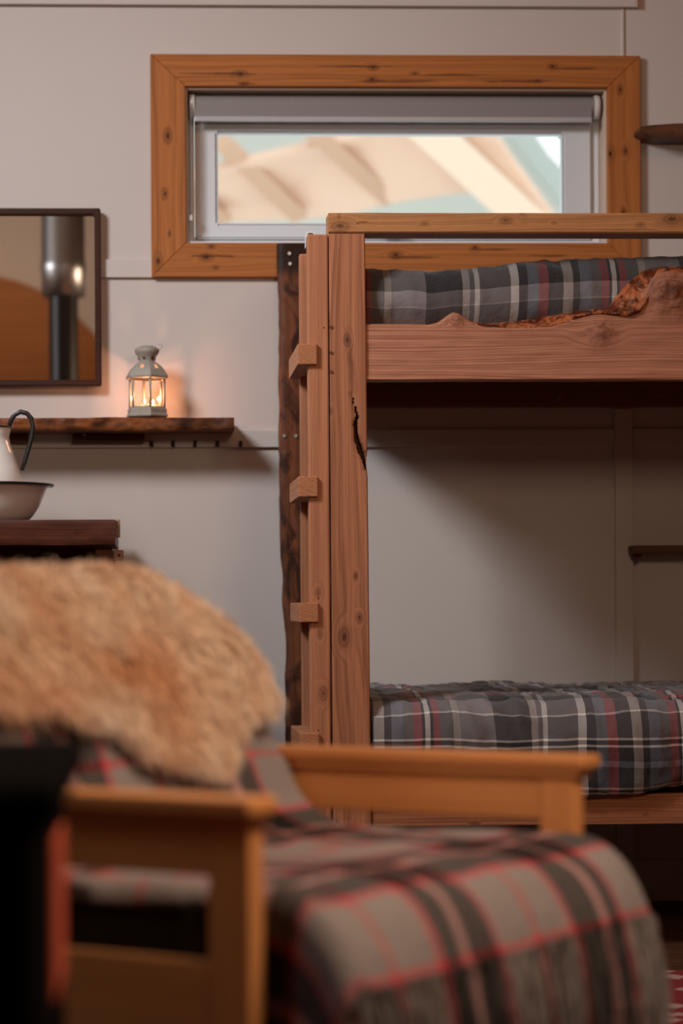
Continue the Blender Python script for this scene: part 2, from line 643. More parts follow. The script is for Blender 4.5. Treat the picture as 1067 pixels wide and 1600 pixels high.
def px_knots(lst, y, c, dep=0.0):
    out = []
    for px, py, r in lst:
        p = at(px, py, y)
        out.append((p[0] - c[0], -0.012, p[2] - c[2], r))
    return out


TB, TD = (0.47, 0.158, 0.043), (0.15, 0.04, 0.011)
yt = YW - 0.022


def frame_board(pts, axis, knots, streaks=()):
    cx, cz = sum(p[0] for p in pts) / 4, sum(p[1] for p in pts) / 4
    mat = wood('window_board_pine', TB, TD, axis, px_knots(knots, yt, (cx, 0, cz)), rough=0.45, ring=110, knot_dark=(0.05, 0.014, 0.006),
               streaks=[(at(a, b, yt)[0] - cx, 0, at(a, b, yt)[2] - cz, hl, hh) for a, b, hl, hh in streaks])
    return prism('frame_board', pts, yt, YW, mat, win, bev=0.002)


g = 0.0012
frame_board([(ox0, oz1), (wx0, wz1), (wx1, wz1), (ox1, oz1)], 'X', [(375, 116, .006), (583, 105, .0045), (581, 124, .005), (863, 104, .0045), (380, 131, .003), (648, 115, .003), (840, 126, .003)],
            [(345, 115, .13, .005), (560, 104, .13, .004), (620, 127, .12, .0055), (705, 117, .11, .004), (800, 127, .12, .005), (900, 107, .09, .0045), (385, 131, .03, .003)])
frame_board([(ox0, oz1), (ox0, oz0), (wx0, wz0), (wx0, wz1)], 'Z', [(262, 212, .0065), (258, 303, .004), (247, 408, .006), (265, 365, .0025)])
frame_board([(ox0, oz0), (ox1, oz0), (wx1, wz0), (wx0, wz0)], 'X', [(322, 402, .006), (330, 385, .004), (337, 418, .003), (618, 398, .006), (742, 387, .004)],
            [(335, 400, .09, .005), (640, 402, .10, .005), (770, 390, .08, .004), (860, 400, .07, .004)])
frame_board([(ox1, oz1), (wx1, wz1), (wx1, wz0), (ox1, oz0)], 'Z', [(969, 140, .0045), (953, 240, .006), (977, 236, .0045), (974, 331, .004)])
# reveal lining
M['reveal'] = plain('pale_reveal_board', (0.60, 0.44, 0.34), 0.5, var=0.06, vscale=12)
rt = 0.006
box('reveal', (wx0, YW - 0.004, wz1 - rt), (wx1, YW + 0.13, wz1), M['reveal'], win, bev=0.001)
box('reveal', (wx0, YW - 0.004, wz0), (wx1, YW + 0.13, wz0 + rt), M['upvc'], win, bev=0.001)
box('reveal', (wx0, YW - 0.004, wz0 + rt), (wx0 + rt, YW + 0.13, wz1 - rt), M['reveal'], win, bev=0.001)
box('reveal', (wx1 - rt, YW - 0.004, wz0 + rt), (wx1, YW + 0.13, wz1 - rt), M['reveal'], win, bev=0.001)


def mitre_frame(name, x0, x1, z0, z1, w, y0, y1, mat, parent, bev=0.003):
    """four mitred bars as one frame"""
    bm = bmesh.new()
    o = [(x0, z0), (x1, z0), (x1, z1), (x0, z1)]
    ww = w if isinstance(w, tuple) else (w, w, w, w)   # bottom,right,top,left
    i = [(x0 + ww[3], z0 + ww[0]), (x1 - ww[1], z0 + ww[0]), (x1 - ww[1], z1 - ww[2]), (x0 + ww[3], z1 - ww[2])]
    cx, cy, cz = (x0 + x1) / 2, (y0 + y1) / 2, (z0 + z1) / 2
    R = [[bm.verts.new((p[0] - cx, y - cy, p[1] - cz)) for p in q] for q, y in ((o, y0), (i, y0), (i, y1), (o, y1))]
    for a in range(4):
        A, B = R[a], R[(a + 1) % 4]
        for k in range(4):
            bm.faces.new((A[k], A[(k + 1) % 4], B[(k + 1) % 4], B[k]))
    bmesh.ops.recalc_face_normals(bm, faces=bm.faces[:])
    if bev:
        bmesh.ops.bevel(bm, geom=bm.edges[:], offset=bev, segments=2, affect='EDGES')
    return link(name, finish(bm, name), mat, (cx, cy, cz), parent)


yf = YW + 0.068
mitre_frame('window_frame', wx0 + rt, wx1 - rt, wz0 + rt, wz1 - rt, (0.018, 0.020, 0.05, 0.018), yf, yf + 0.07, M['upvc'], win, 0.004)
sx0, sx1, sz0, sz1 = wx0 + 0.026, wx1 - 0.030, wz0 + 0.022, wz1 - 0.062
sash = mitre_frame('sash', sx0, sx1, sz0, sz1, (0.040, 0.078, 0.046, 0.059), yf - 0.012, yf + 0.045, M['upvc'], win, 0.005)
gx0, gx1, gz0, gz1 = sx0 + 0.059, sx1 - 0.078, sz0 + 0.040, sz1 - 0.046
mitre_frame('gasket', gx0 - 0.002, gx1 + 0.002, gz0 - 0.002, gz1 + 0.002, 0.005, yf - 0.008, yf + 0.02, plain('window_bead', (0.60, 0.64, 0.67), 0.3), sash, 0.001)
box('pane', (gx0 - 0.001, yf + 0.012, gz0 - 0.001), (gx1 + 0.001, yf + 0.016, gz1 + 0.001), M['glass'], win, bev=0)
h = at(612, 368, yf - 0.02)
hd = box('handle', (h[0] - 0.028, yf - 0.040, h[2] - 0.008), (h[0] + 0.028, yf - 0.022, h[2] + 0.006), M['dull_steel'], win, bev=0.005)
box('handle_base', (h[0] - 0.016, yf - 0.024, h[2] - 0.011), (h[0] + 0.016, yf - 0.012, h[2] + 0.009), M['dull_steel'], hd, bev=0.003)

# roller blind
bx0, bx1 = wx0 + 0.012, wx1 - 0.016
bl_ = root('roller_blind', 'grey roller blind rolled up at the top of the window', 'blind', ((bx0 + bx1) / 2, YW + 0.03, 2.12))
yr = YW + 0.034
zr = 2.136
bm = bmesh.new()
tube_mesh(bm, [(bx0 + 0.010 - (bx0 + bx1) / 2, 0, 0), (bx1 - 0.010 - (bx0 + bx1) / 2, 0, 0)], 0.026, 40)
link('rolled_fabric', finish(bm, 'rolled_fabric', False), M['blind'], ((bx0 + bx1) / 2, yr, zr), bl_).data.set_sharp_from_angle(angle=0.6)
box('hanging_fabric', (bx0 + 0.012, yr - 0.0263, 2.103), (bx1 - 0.022, yr - 0.0245, zr), M['blind'], bl_, bev=0.0004)
box('bottom_bar', (bx0 + 0.012, yr - 0.030, 2.0895), (bx1 - 0.022, yr - 0.0215, 2.1035), M['blind_bar'], bl_, bev=0.003)
for x in (bx0, bx1):
    e = lathe('end_bracket', [(0, -0.007), (0.031, -0.007), (0.033, 0.0), (0.031, 0.007), (0, 0.007)], M['white_plastic'], (x + (0.006 if x == bx0 else -0.006), yr, zr), bl_, 28, False)
    e.rotation_euler = (0, math.pi / 2, 0)
bm = bmesh.new()
zc0, zc1 = 1.835, zr
for sgn, yy in ((1, 0.0), (-1, 0.018)):
    for q in range(52):
        z = zc0 + (zc1 - zc0) * q / 51
        bmesh.ops.create_icosphere(bm, subdivisions=1, radius=0.0024, matrix=Matrix.Translation((sgn * 0.0022, yy, z - zr)))
ch = link('pull_chain', finish(bm, 'pull_chain', True), M['chain'], (bx0 + 0.002, yr - 0.034, zr), bl_)
ch['kind'] = 'stuff'
box('chain_clip', (bx0 - 0.004, yr - 0.038, zc0 - 0.012), (bx0 + 0.006, yr - 0.013, zc0 + 0.004), M['white_plastic'], bl_, bev=0.002)

# =================================================================== OUTSIDE
cab = root('cabin', 'pale green neighbouring cabin with a larch lined eave seen through the window', 'building', (1.5, 17.2, 0))
yc = 17.2
p = lambda x, y, yy=yc: tuple(at(x, y, yy)[[0, 2]])
a0, a1 = p(700, 85), p(960, 345)
prism('wall', [(-6, 0), (9, 0), (9, a1[1] - (9 - a1[0]) * 0.2), a1, a0, (-6, a0[1])], yc, yc + 0.3, M['pale_green'], cab, 0)


def slab(name, pts3, th, mat, parent):
    """thick tilted panel through given 3-D points"""
    c = sum((Vector(q) for q in pts3), Vector()) / len(pts3)
    n = Vector()
    for i in range(len(pts3)):
        n += Vector(pts3[i]).cross(Vector(pts3[(i + 1) % len(pts3)]))
    n.normalize()
    if n.y < 0:
        n = -n
    bm = bmesh.new()
    f = [bm.verts.new(Vector(q) - c) for q in pts3]
    b = [bm.verts.new(Vector(q) - c + n * th) for q in pts3]
    k = len(f)
    bm.faces.new(f)
    bm.faces.new(b[::-1])
    for i in range(k):
        bm.faces.new((f[i], b[i], b[(i + 1) % k], f[(i + 1) % k]))
    return link(name, finish(bm, name), mat, c, parent)


slab('soffit', [at(250, 288, 15.8), at(560, 214, 15.8), at(660, 190, 15.8), at(760, 190, 15.8), at(800, 250, 16.2), at(868, 342, 16.8), at(870, 370, 16.9), at(790, 335, 16.7), at(740, 300, 16.4), at(700, 304, 16.4), at(610, 318, 16.5), at(540, 336, 16.6), at(470, 344, 16.7), at(250, 350, 16.7)], 0.06, M['soffit'], cab)
for (x0, y0, x1, y1) in [(352, 232, 470, 345), (492, 212, 612, 318), (248, 262, 352, 352)]:
    q0, q1 = Vector(at(x0, y0, 15.7)), Vector(at(x1, y1, 16.55))
    q0.y -= 0.05
    q1.y -= 0.05
    d = (q1 - q0).normalized()
    w = Vector((0.052, 0, 0.03))
    slab('rafter', [q0 - w, q0 + w, q1 + w, q1 - w], 0.1, M['rafter'], cab)
q0, q1 = Vector(at(655, 190, 15.55)), Vector(at(840, 360, 16.6))
w = Vector((0.10, 0, 0.07))
slab('rafter', [q0 - w, q0 + w, q1 + w, q1 - w], 0.1, plain('pale_larch', (0.88, 0.70, 0.54), 0.7), cab)
slab('bargeboard', [at(770, 175, 16.9), at(812, 175, 16.9), at(900, 305, 16.9), at(900, 350, 16.9)], 0.05, plain('green_bargeboard', (0.46, 0.53, 0.50), 0.7), cab)

# =================================================================== BUNK BED
BB, BD = (0.47, 0.185, 0.092), (0.13, 0.040, 0.019)
bunk = root('bunk_bed', 'reddish timber bunk bed with live edge top rail beside the window wall', 'bunk bed', (1.25, 5.9, 0))
# --- front post with a bark pocket
px0, px1 = 0.4045, 0.4925
ck = [at(x, y, YB) for x, y in [(549, 612), (553, 632), (557, 650), (556, 664), (558, 678), (560, 690), (565, 705), (569, 720), (571.5, 735)]]
ckw = [0.0002, 0.0008, 0.0022, 0.0048, 0.0040, 0.0066, 0.0078, 0.0042, 0.0004]
ckz = [c[2] for c in ck][::-1]
ckx = interp(ckz, [c[0] for c in ck][::-1])
ckr = interp(ckz, ckw[::-1])
_kn = at(543, 530, YB)


def post_disp(x, z):
    st, dy = 0.0, 0.0
    if ckz[0] < z < ckz[-1]:
        j = 0.0030 * nz(x * 0.3, 1.7, z, 55) + 0.0022 * nz(x * 0.5, 4.1, z, 170)
        d = abs(x - ckx(z) + j)
        w = ckr(z)
        if d < w:
            dy += 0.022 * min(1, 2.0 * (1 - d / w))
            st = min(0.93, 1.2 * (1 - d / w) + 0.35)
        hal = max(0, 1 - d / (w + 0.010)) ** 1.5
        st = max(st, 0.45 * hal)
        dy += 0.002 * hal + 0.0012 * hal * nz(x, 9, z, 300)
    # brown streak from the knot down to the pocket
    if _kn[2] - 0.16 < z < _kn[2] + 0.03:
        t = (_kn[2] - z) / 0.15
        xc = _kn[0] + 0.002 + 0.016 * max(0, t)
        st = max(st, 0.62 * max(0, 1 - abs(x - xc + 0.003 * nz(x, 2, z, 50)) / 0.011) * max(0, 1 - abs(t - 0.35) / 0.75))
    return dy, st


pc = ((px0 + px1) / 2, YB + 0.045, (0.0 + 1.641) / 2)
kn = [(at(x, y, YB)[0] - pc[0], -0.045, at(x, y, YB)[2] - pc[2], r) for x, y, r in [(544, 531, .0045), (539, 995, .0085), (563, 965, .004), (517, 642, .0035), (557, 900, .003)]]
mp = wood('bunk_post_timber', BB, BD, 'Z', kn, rough=0.55, ring=150, contrast=1.2, knot_dark=(0.10, 0.035, 0.02))
o, c_ = plank('post', 0.0, 1.641, 420, lambda u: 0.4050 - 0.0027 * u + 0.0004 * nz(u, 0, 0, 6), lambda u: 0.4925 - 0.0052 * u + 0.0005 * nz(u, 5, 0, 7) - 0.003 * max(0, 1 - abs(u - 1.12) / 0.03), 34, YB, 0.09, mp, bunk, vertical=True, disp=post_disp)
mpeg = wood('dowel_end', (0.17, 0.065, 0.035), (0.06, 0.02, 0.012), 'Y', ring=300)
for x, y in [(517.5, 511), (517.5, 551), (517.5, 581), (526, 1250), (526.5, 1283)]:
    q = at(x, y, YB)
    disc('dowel', (q[0], YB + 0.001, q[2]), 0.0044, 0.006, mpeg, o)
# far front post (out of view to the right) and the back posts
mwd = wood('bunk_timber_upright', BB, BD, 'Z', (), rough=0.55, ring=150)
box('post', (2.20, YB, 0), (2.29, YB + 0.09, 1.641), mwd, bunk, 0.003)
box('post', (2.20, YW - 0.10, 0), (2.29, YW - 0.014, 1.641), mwd, bunk, 0.003)
# dark live edge post at the wall
lz = [at(0, y, 6.37)[2] for y in (1300, 1130, 1000, 950, 900, 870, 780, 640, 500, 384)]
lx = [at(x, 700, 6.37)[0] for x in (445, 444, 446, 441, 442, 438, 437, 437, 438, 435)]
LE = interp(lz, lx)
md_post = wood('dark_live_edge_post', (0.24, 0.075, 0.032), (0.028, 0.010, 0.006), 'Z', (), rough=0.5, ring=60, patch=0.9, contrast=1.2)
bp, _ = plank('back_post', 0.0, 1.754, 160, lambda u: LE(u) + 0.003 * nz(u, 3, 1, 14) + 0.0015 * nz(u, 3, 1, 45), lambda u: 0.462, 14, 6.37, 0.05, md_post, bunk, vertical=True,
              disp=lambda x, z: (0.004 * max(0, 1 - (x - LE(z)) / 0.012) + 0.0015 * nz(x, 0, z, 40), 0.75 * max(0, 1 - (x - LE(z)) / 0.008) * (0.5 + nz(x, 2, z, 20)) if z < 0.95 else 0.9 * max(0, min(1, (z - 1.66) / 0.03))))
for x, y in [(452, 396), (453, 412), (444, 681), (462, 681)]:
    q = at(x, y, 6.368)
    disc('screw', (q[0], 6.369, q[2]), 0.0052, 0.006, M['steel'], bp)
# --- upper side rail, live edge on top
rx = [at(x, 500, YB)[0] for x in (572, 640, 670, 685, 697, 708, 718, 730, 745, 760, 800, 830, 860, 890, 900, 915, 940, 960, 985, 1000, 1010, 1020, 1032, 1067, 1110, 1160, 1220)] + [2.21]
dyt = (505, 505, 506, 503, 494, 487, 489, 497, 506, 509, 510, 509.5, 507, 500, 493, 487.5, 485, 486, 489, 474, 452, 434, 424, 421, 428, 460, 496, 505)
rz = [at(x, y, YB)[2] for x, y in zip((572, 640, 670, 685, 697, 708, 718, 730, 745, 760, 800, 830, 860, 890, 900, 915, 940, 960, 985, 1000, 1010, 1020, 1032, 1067, 1110, 1160, 1220, 1600), dyt)]
RT = interp(rx, rz)
zb0 = 1.3095
_b1, _b2, _b3 = at(938, 520, YB), at(1045, 455, YB), at(712, 497, YB)


def rail_disp(x, z):
    dy = 0.0
    for b, rr, hh in ((_b1, 0.035, 0.010), (_b2, 0.06, 0.022), (_b3, 0.022, 0.006)):
        d2 = ((x - b[0]) ** 2 + (z - b[2]) ** 2) / rr ** 2
        e = math.exp(-d2 * 1.5)
        dy -= hh * e * (0.8 + 0.30 * nz(x, 1, z, 42) + 0.12 * nz(x, 3, z, 110))
    dy += 0.0012 * nz(x * 0.25, 0, z, 55)
    t = RT(x) - z
    dy += 0.004 * max(0, 1 - t / 0.006)
    st = 0.16 * max(0, 1 - t / 0.02) * (0.5 + nz(x, 0, z, 30))
    for b, rr in ((_b1, 0.03), (_b2, 0.055), (_b3, 0.016)):
        e = math.exp(-((x - b[0]) ** 2 + (z - b[2]) ** 2) / rr ** 2 * 1.2)
        st = max(st, e * max(0.0, 0.16 + 0.75 * nz(x, 2, z, 75) + 0.45 * nz(x, 6, z, 210)))
    return dy, max(0, st)


rc = ((0.4915 + 2.21) / 2, YB + 0.03, 0)
rcz = (zb0 + max(rz)) / 2
kn = [(at(x, y, YB)[0] - rc[0], -0.03, at(x, y, YB)[2] - rcz, r) for x, y, r in [(937, 522, .012), (1050, 452, .022), (713, 496, .006)]]
k_ = NT('rail')
mr = wood('live_edge_rail_timber', (0.55, 0.235, 0.140), (0.14, 0.045, 0.026), 'X', kn, rough=0.6, ring=210, contrast=1.45, knot_dark=(0.17, 0.062, 0.04))
bpy.data.materials.remove(k_.m)
rail, _ = plank('side_rail', 0.482, 2.21, 520, lambda u: zb0 + 0.0015 * nz(u, 0, 0, 3) - 0.0012 * u, RT, 48, YB + 0.006, 0.05, mr, bunk, disp=rail_disp)
# glossy bark behind the free edge
k = NT('resinous_bark')
co = k.n('ShaderNodeTexCoord').outputs['Object']
nn = k.noise(co, 22, 5, 0.65, 1.0)
k.lk(k.ramp(nn, [(0.3, (0.010, 0.003, 0.002)), (0.46, (0.10, 0.020, 0.008)), (0.58, (0.42, 0.125, 0.045)), (0.68, (0.20, 0.045, 0.018)), (0.78, (0.04, 0.010, 0.006))]), k.b.inputs['Base Color'])
k.b.inputs['Roughness'].default_value = 0.22
k.bump(k.noise(co, 70, 4), 0.5, 0.004)
M['bark'] = k.m


def bark(name, lst, y0, y1):
    """strip between the front free edge and a higher back edge; lst of (px, y_low, y_high)"""
    xs = [at(a, 500, YB)[0] for a, _, _ in lst]
    lo_ = interp(xs, [at(a, b, YB)[2] for a, b, _ in lst])
    hi_ = interp(xs, [at(a, c, YB)[2] for a, _, c in lst])
    nu, nv = 90, 12
    P = np.zeros((nu, nv, 3))
    for i, x in enumerate(np.linspace(xs[0], xs[-1], nu)):
        for j in range(nv):
            t = j / (nv - 1)
            z = lo_(x) - 0.004 + (hi_(x) - lo_(x) + 0.004) * math.sin(t * math.pi / 2)
            y = y0 + (y1 - y0) * t - 0.006 * math.sin(t * math.pi)
            rgh = math.sin(t * math.pi)
            P[i, j] = (x, y + 0.004 * rgh * nz(x, y, z, 60) + 0.002 * rgh * nz(x, y, z, 150), z + 0.003 * rgh * nz(x, 7, z, 45))
    c = P.reshape(-1, 3).mean(0)
    me = grid_mesh(name, P - c, np.zeros((nu, nv, 2)))
    oo = link(name, me, M['bark'], c, rail)
    s = oo.modifiers.new('solidify', 'SOLIDIFY')
    s.thickness = 0.01
    s.offset = 0
    return oo


bark('bark', [(735, 503, 501), (760, 510, 505), (800, 511, 503), (830, 511, 498), (860, 508, 493), (890, 501, 489), (900, 494, 489)], YB + 0.011, YB + 0.05)
bark('bark', [(895, 495, 487), (920, 489, 484), (945, 487, 483), (958, 489, 478), (966, 490, 462), (975, 491, 448), (985, 491, 438), (1000, 485, 427), (1012, 470, 420), (1030, 430, 416), (1067, 424, 415), (1110, 432, 420)], YB + 0.004, YB + 0.05)
# back ledger on the wall, slats, lower rail
mdk = wood('dark_ledger_timber', (0.26, 0.10, 0.05), (0.07, 0.025, 0.014), 'X', ring=120)  # darker timber for ledgers, slats and bearers
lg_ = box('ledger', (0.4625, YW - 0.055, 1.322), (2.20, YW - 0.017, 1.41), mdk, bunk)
for x, y in [(678, 617), (873, 621)]:
    q = at(x, y, YW - 0.057)
    disc('bolt', (q[0], YW - 0.056, q[2]), 0.006, 0.008, M['steel'], lg_)
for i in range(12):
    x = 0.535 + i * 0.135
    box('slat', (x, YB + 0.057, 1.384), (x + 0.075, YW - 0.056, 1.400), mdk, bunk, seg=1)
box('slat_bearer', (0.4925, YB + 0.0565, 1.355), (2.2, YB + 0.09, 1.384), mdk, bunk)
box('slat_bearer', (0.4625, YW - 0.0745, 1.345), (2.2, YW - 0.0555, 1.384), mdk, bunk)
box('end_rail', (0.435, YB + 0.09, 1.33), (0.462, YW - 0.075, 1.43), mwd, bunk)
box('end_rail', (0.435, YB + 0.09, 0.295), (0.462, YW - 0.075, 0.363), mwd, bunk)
lc = ((0.4925 + 2.2) / 2, YB + 0.03, 0.329)
kn = [(at(x, y, YB)[0] - lc[0], -0.025, at(x, y, YB)[2] - lc[2], r) for x, y, r in [(746, 1264, .006), (742, 1287, .003), (1010, 1272, .002)]]
ml = wood('lower_rail_timber', (0.42, 0.165, 0.078), (0.12, 0.04, 0.02), 'X', kn, ring=170, contrast=1.25)
box('lower_rail', (0.4925, YB + 0.006, 0.294), (2.2, YB + 0.05, 0.364), ml, bunk, 0.003)
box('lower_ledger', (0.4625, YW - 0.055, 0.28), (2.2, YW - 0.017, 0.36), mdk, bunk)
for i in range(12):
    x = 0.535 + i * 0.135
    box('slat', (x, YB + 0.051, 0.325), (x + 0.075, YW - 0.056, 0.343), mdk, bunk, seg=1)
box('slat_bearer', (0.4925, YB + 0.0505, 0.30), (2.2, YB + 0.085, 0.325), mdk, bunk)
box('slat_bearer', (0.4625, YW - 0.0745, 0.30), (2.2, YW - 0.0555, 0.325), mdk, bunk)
# guard rail lying on the post tops
gc = ((0.401 + 2.3) / 2, 0, 1.664)
kn = [(at(x, y, YB)[0] - gc[0], -0.04, at(x, y, YB)[2] - gc[2], r) for x, y, r in [(531, 354, .0085), (1049, 343, .0095), (790, 345, .005), (663, 350, .003), (1000, 352, .003), (815, 336, .002), (865, 349, .002)]]
mg = wood('guard_rail_timber', (0.50, 0.225, 0.09), (0.16, 0.058, 0.024), 'X', kn, ring=150, knot_dark=(0.13, 0.05, 0.022))
o_, _ = plank('guard_rail', 0.401, 2.30, 320, lambda u: 1.6415, lambda u: 1.6875 + 0.0008 * nz(u, 1, 1, 9), 14, YB - 0.004, 0.085, mg, bunk,
              disp=lambda x, z: (0.0004 * nz(x, 0, z, 60), max(0, 0.85 * (1 - abs(nz(x * 0.5, 3, z, 42)) / 0.035)) * max(0, min(1, 3.2 * nz(x, 5, z * 0.6, 6.5) - 0.35))))
# --- ladder at the bed end
ml_ = []
lcx, lcz = 0.376, 0.82
kn = [(at(x, y, YB)[0] - lcx, -0.015, at(x, y, YB)[2] - lcz, r) for x, y, r in [(505, 1083, .006), (497, 925, .004), (500, 990, .004)]]
mlad = wood('ladder_stile_timber', (0.49, 0.195, 0.098), (0.14, 0.045, 0.022), 'Z', kn, ring=130, contrast=0.9)
ladder = root('ladder', 'timber ladder with square rungs fixed to the left end of the bunk', 'ladder', (0.376, 5.6, 0))
st1 = box('stile', (0.3525, YB - 0.002, 0), (0.3992, YB + 0.035, 1.639), mlad, ladder, 0.004)
box('stile', (0.353, YB + 0.30, 0), (0.4005, YB + 0.335, 1.639), mwd, ladder, 0.004)
mrung = wood('rung_timber', (0.48, 0.195, 0.092), (0.17, 0.055, 0.025), 'Y', (), ring=240)
for z0, z1 in ((1.343, 1.390), (1.044, 1.090), (0.760, 0.804), (0.463, 0.509)):
    box('rung', (0.3285, YB - 0.012, z0), (0.3725, YB + 0.345, z1), mrung, ladder, 0.0025)
for x, y in [(505.5, 512), (497, 935), (497, 1141)]:
    q = at(x, y, YB)
    disc('nail_hole', (q[0], YB - 0.0015, q[2]), 0.0018, 0.003, M['dark_iron'], st1, 10)
hk = [(0.3505, 1.615), (0.3510, 1.640), (0.3535, 1.6485), (0.358, 1.6515), (0.368, 1.6515), (0.372, 1.649), (0.3735, 1.640)]
inn = [(x + (0.0022 if q < 3 else 0.0 if q < 5 else -0.002), z - (0.0025 if 1 < q < 6 else 0.0)) for q, (x, z) in enumerate(hk)]
prism('ladder_hook', hk + inn[::-1], YB + 0.040, YB + 0.062, plain('pale_hook_plastic', (0.60, 0.60, 0.61), 0.25), ladder, 0.0004)

# =================================================================== BEDDING
mduv_u = tartan('grey_tartan_upper', 0.587, DU, PV, DV_U, uoff=float(at(605, 450, YB)[0]) - 0.005, voff=-0.35)
mduv_l = tartan('grey_tartan_lower', 0.587, DU, PV, DV_L, uoff=float(at(710, 1150, YB)[0]) - 0.005, voff=-0.35)


def duvet(name, prof_fn, x0, x1, nu, nv, mat, label, seed, amp, crest):
    """closed soft volume; prof_fn(x) -> list of (y,z) front-bottom over the top to back-bottom"""
    xs = np.linspace(x0, x1, nu)
    P = np.zeros((nu, nv, 3))
    UV = np.zeros((nu, nv, 2))
    ts = np.linspace(0, 1, nv)
    for i, x in enumerate(xs):
        pr = np.array(prof_fn(x))
        # smooth resample (Catmull-like through dense linear + blur)
        d = np.r_[0, np.cumsum(np.hypot(*np.diff(pr, axis=0).T))]
        yy = np.interp(ts * d[-1], d, pr[:, 0])
        zz = np.interp(ts * d[-1], d, pr[:, 1])
        for _ in range(3):
            yy[1:-1] = (yy[:-2] + 2 * yy[1:-1] + yy[2:]) / 4
            zz[1:-1] = (zz[:-2] + 2 * zz[1:-1] + zz[2:]) / 4
        P[i, :, 0] = x
        P[i, :, 1] = yy
        P[i, :, 2] = zz
        UV[i, :, 0] = x
        UV[i, :, 1] = ts * d[-1] - d[crest]
    # wrinkles
    for i in range(nu):
        for j in range(nv):
            x, y, z = P[i, j]
            e = min(1, j / 3, (nv - 1 - j) / 3)
            v = UV[i, j, 1]
            w = amp * (0.9 * nz(x, v + seed, 0, 5) + 0.5 * (0.5 - abs(nz(x * 0.9 + v * 2.2, v * 1.2 + seed, 6, 11)) * 2.4) + 0.6 * (0.5 - abs(nz(x * 1.6 + 0.5 * v, v * 0.8 + seed, 2, 9)) * 2) + 0.28 * (0.4 - 2 * abs(nz(x * 1.2 - v, v * 1.4 + seed, 5, 22))))
            a = P[i, max(j - 1, 0)]
            b = P[i, min(j + 1, nv - 1)]
            n = np.array([0, -(b[2] - a[2]), b[1] - a[1]])
            l = np.hypot(n[1], n[2]) or 1
            P[i, j] += n / l * w * e
            UV[i, j, 0] += 0.5 * amp * nz(x, v + seed, 8, 6)
            UV[i, j, 1] += 0.8 * amp * nz(x, v + seed, 11, 5)
    c = P.reshape(-1, 3).mean(0)
    me = grid_mesh(name, P - c, UV)
    bm = bmesh.new()
    bm.from_mesh(me)
    be = [e for e in bm.edges if e.is_boundary]
    bmesh.ops.holes_fill(bm, edges=be, sides=0)
    bmesh.ops.recalc_face_normals(bm, faces=bm.faces[:])
    bm.to_mesh(me)
    bm.free()
    me.shade_smooth()
    return tag(link(name, me, mat, c), label, 'bedding')


tx = [at(a, 420, YB + 0.05)[0] for a in (572, 600, 640, 670, 700, 760, 830, 900, 1000, 1067)] + [2.19]
tz = [at(a, b, YB + 0.05)[2] for a, b in ((572, 419), (600, 421), (640, 419), (670, 423), (700, 419), (760, 414), (830, 407), (900, 403), (1000, 400), (1067, 398))] + [1.60]
UT = interp(tx, tz)


def prof_u(x):
    t = UT(x) + 0.004
    return [(YB + 0.10, 1.402), (YB + 0.08, 1.403), (YB + 0.066, 1.41), (YB + 0.058, 1.43), (YB + 0.036, 1.46), (YB + 0.024, 1.49), (YB + 0.028, t - 0.05), (YB + 0.045, t - 0.015), (YB + 0.075, t), (YB + 0.13, t - 0.002),
            (YB + 0.3, t - 0.03), (YB + 0.6, t - 0.04), (YB + 0.86, t - 0.05), (YB + 0.885, t - 0.1), (YB + 0.885, 1.405), (YB + 0.8, 1.402), (YB + 0.4, 1.402)]


duvet('duvet', prof_u, 0.489, 2.19, 260, 100, mduv_u, 'grey tartan duvet bulging over the live edge rail of upper bunk', 3.0, 0.007, 8)

lxs = [at(a, 1100, YB)[0] for a in (572, 640, 735, 800, 880, 930, 1000, 1067)] + [2.19]
lhz = [at(a, b, YB - 0.02)[2] for a, b in ((572, 1232), (640, 1234), (735, 1240), (800, 1247), (880, 1256), (930, 1253), (1000, 1244), (1067, 1234))] + [0.34]
LH = interp(lxs, lhz)


def prof_l(x):
    h_ = LH(x)
    return [(YB + 0.06, 0.40), (YB + 0.0, h_ + 0.012), (YB - 0.010, h_), (YB - 0.020, h_ + 0.006), (YB - 0.024, 0.42), (YB - 0.020, 0.50), (YB - 0.004, 0.545), (YB + 0.03, 0.572), (YB + 0.10, 0.585), (YB + 0.3, 0.588), (YB + 0.7, 0.588),
            (YW - 0.09, 0.589), (YW - 0.06, 0.57), (YW - 0.058, 0.36), (YW - 0.1, 0.346), (YB + 0.4, 0.346), (YB + 0.09, 0.346), (YB + 0.065, 0.37)]


duvet('duvet', prof_l, 0.4945, 2.19, 280, 130, mduv_l, 'grey tartan duvet spread on lower bunk hanging over its rail', 9.0, 0.0115, 7)

# =================================================================== WALL THINGS, LEFT
# mirror
mx0, mx1, mz0, mz1 = -0.66, float(at(157.5, 400, 6.40)[0]), float(at(100, 603, 6.40)[2]), float(at(100, 325, 6.40)[2])
mir = root('mirror', 'square wall mirror in a thin dark wood frame above the shelf', 'mirror', ((mx0 + mx1) / 2, 6.41, mz0))
mfr = wood('mirror_frame_wood', (0.055, 0.017, 0.010), (0.02, 0.007, 0.005), 'X', rough=0.4, ring=150)
mitre_frame('frame', mx0, mx1, mz0, mz1, 0.0165, 6.400, YW - 0.0125, mfr, mir, 0.003)
box('mirror_glass', (mx0 + 0.015, 6.418, mz0 + 0.015), (mx1 - 0.015, 6.424, mz1 - 0.015), M['mirror'], mir, bev=0)

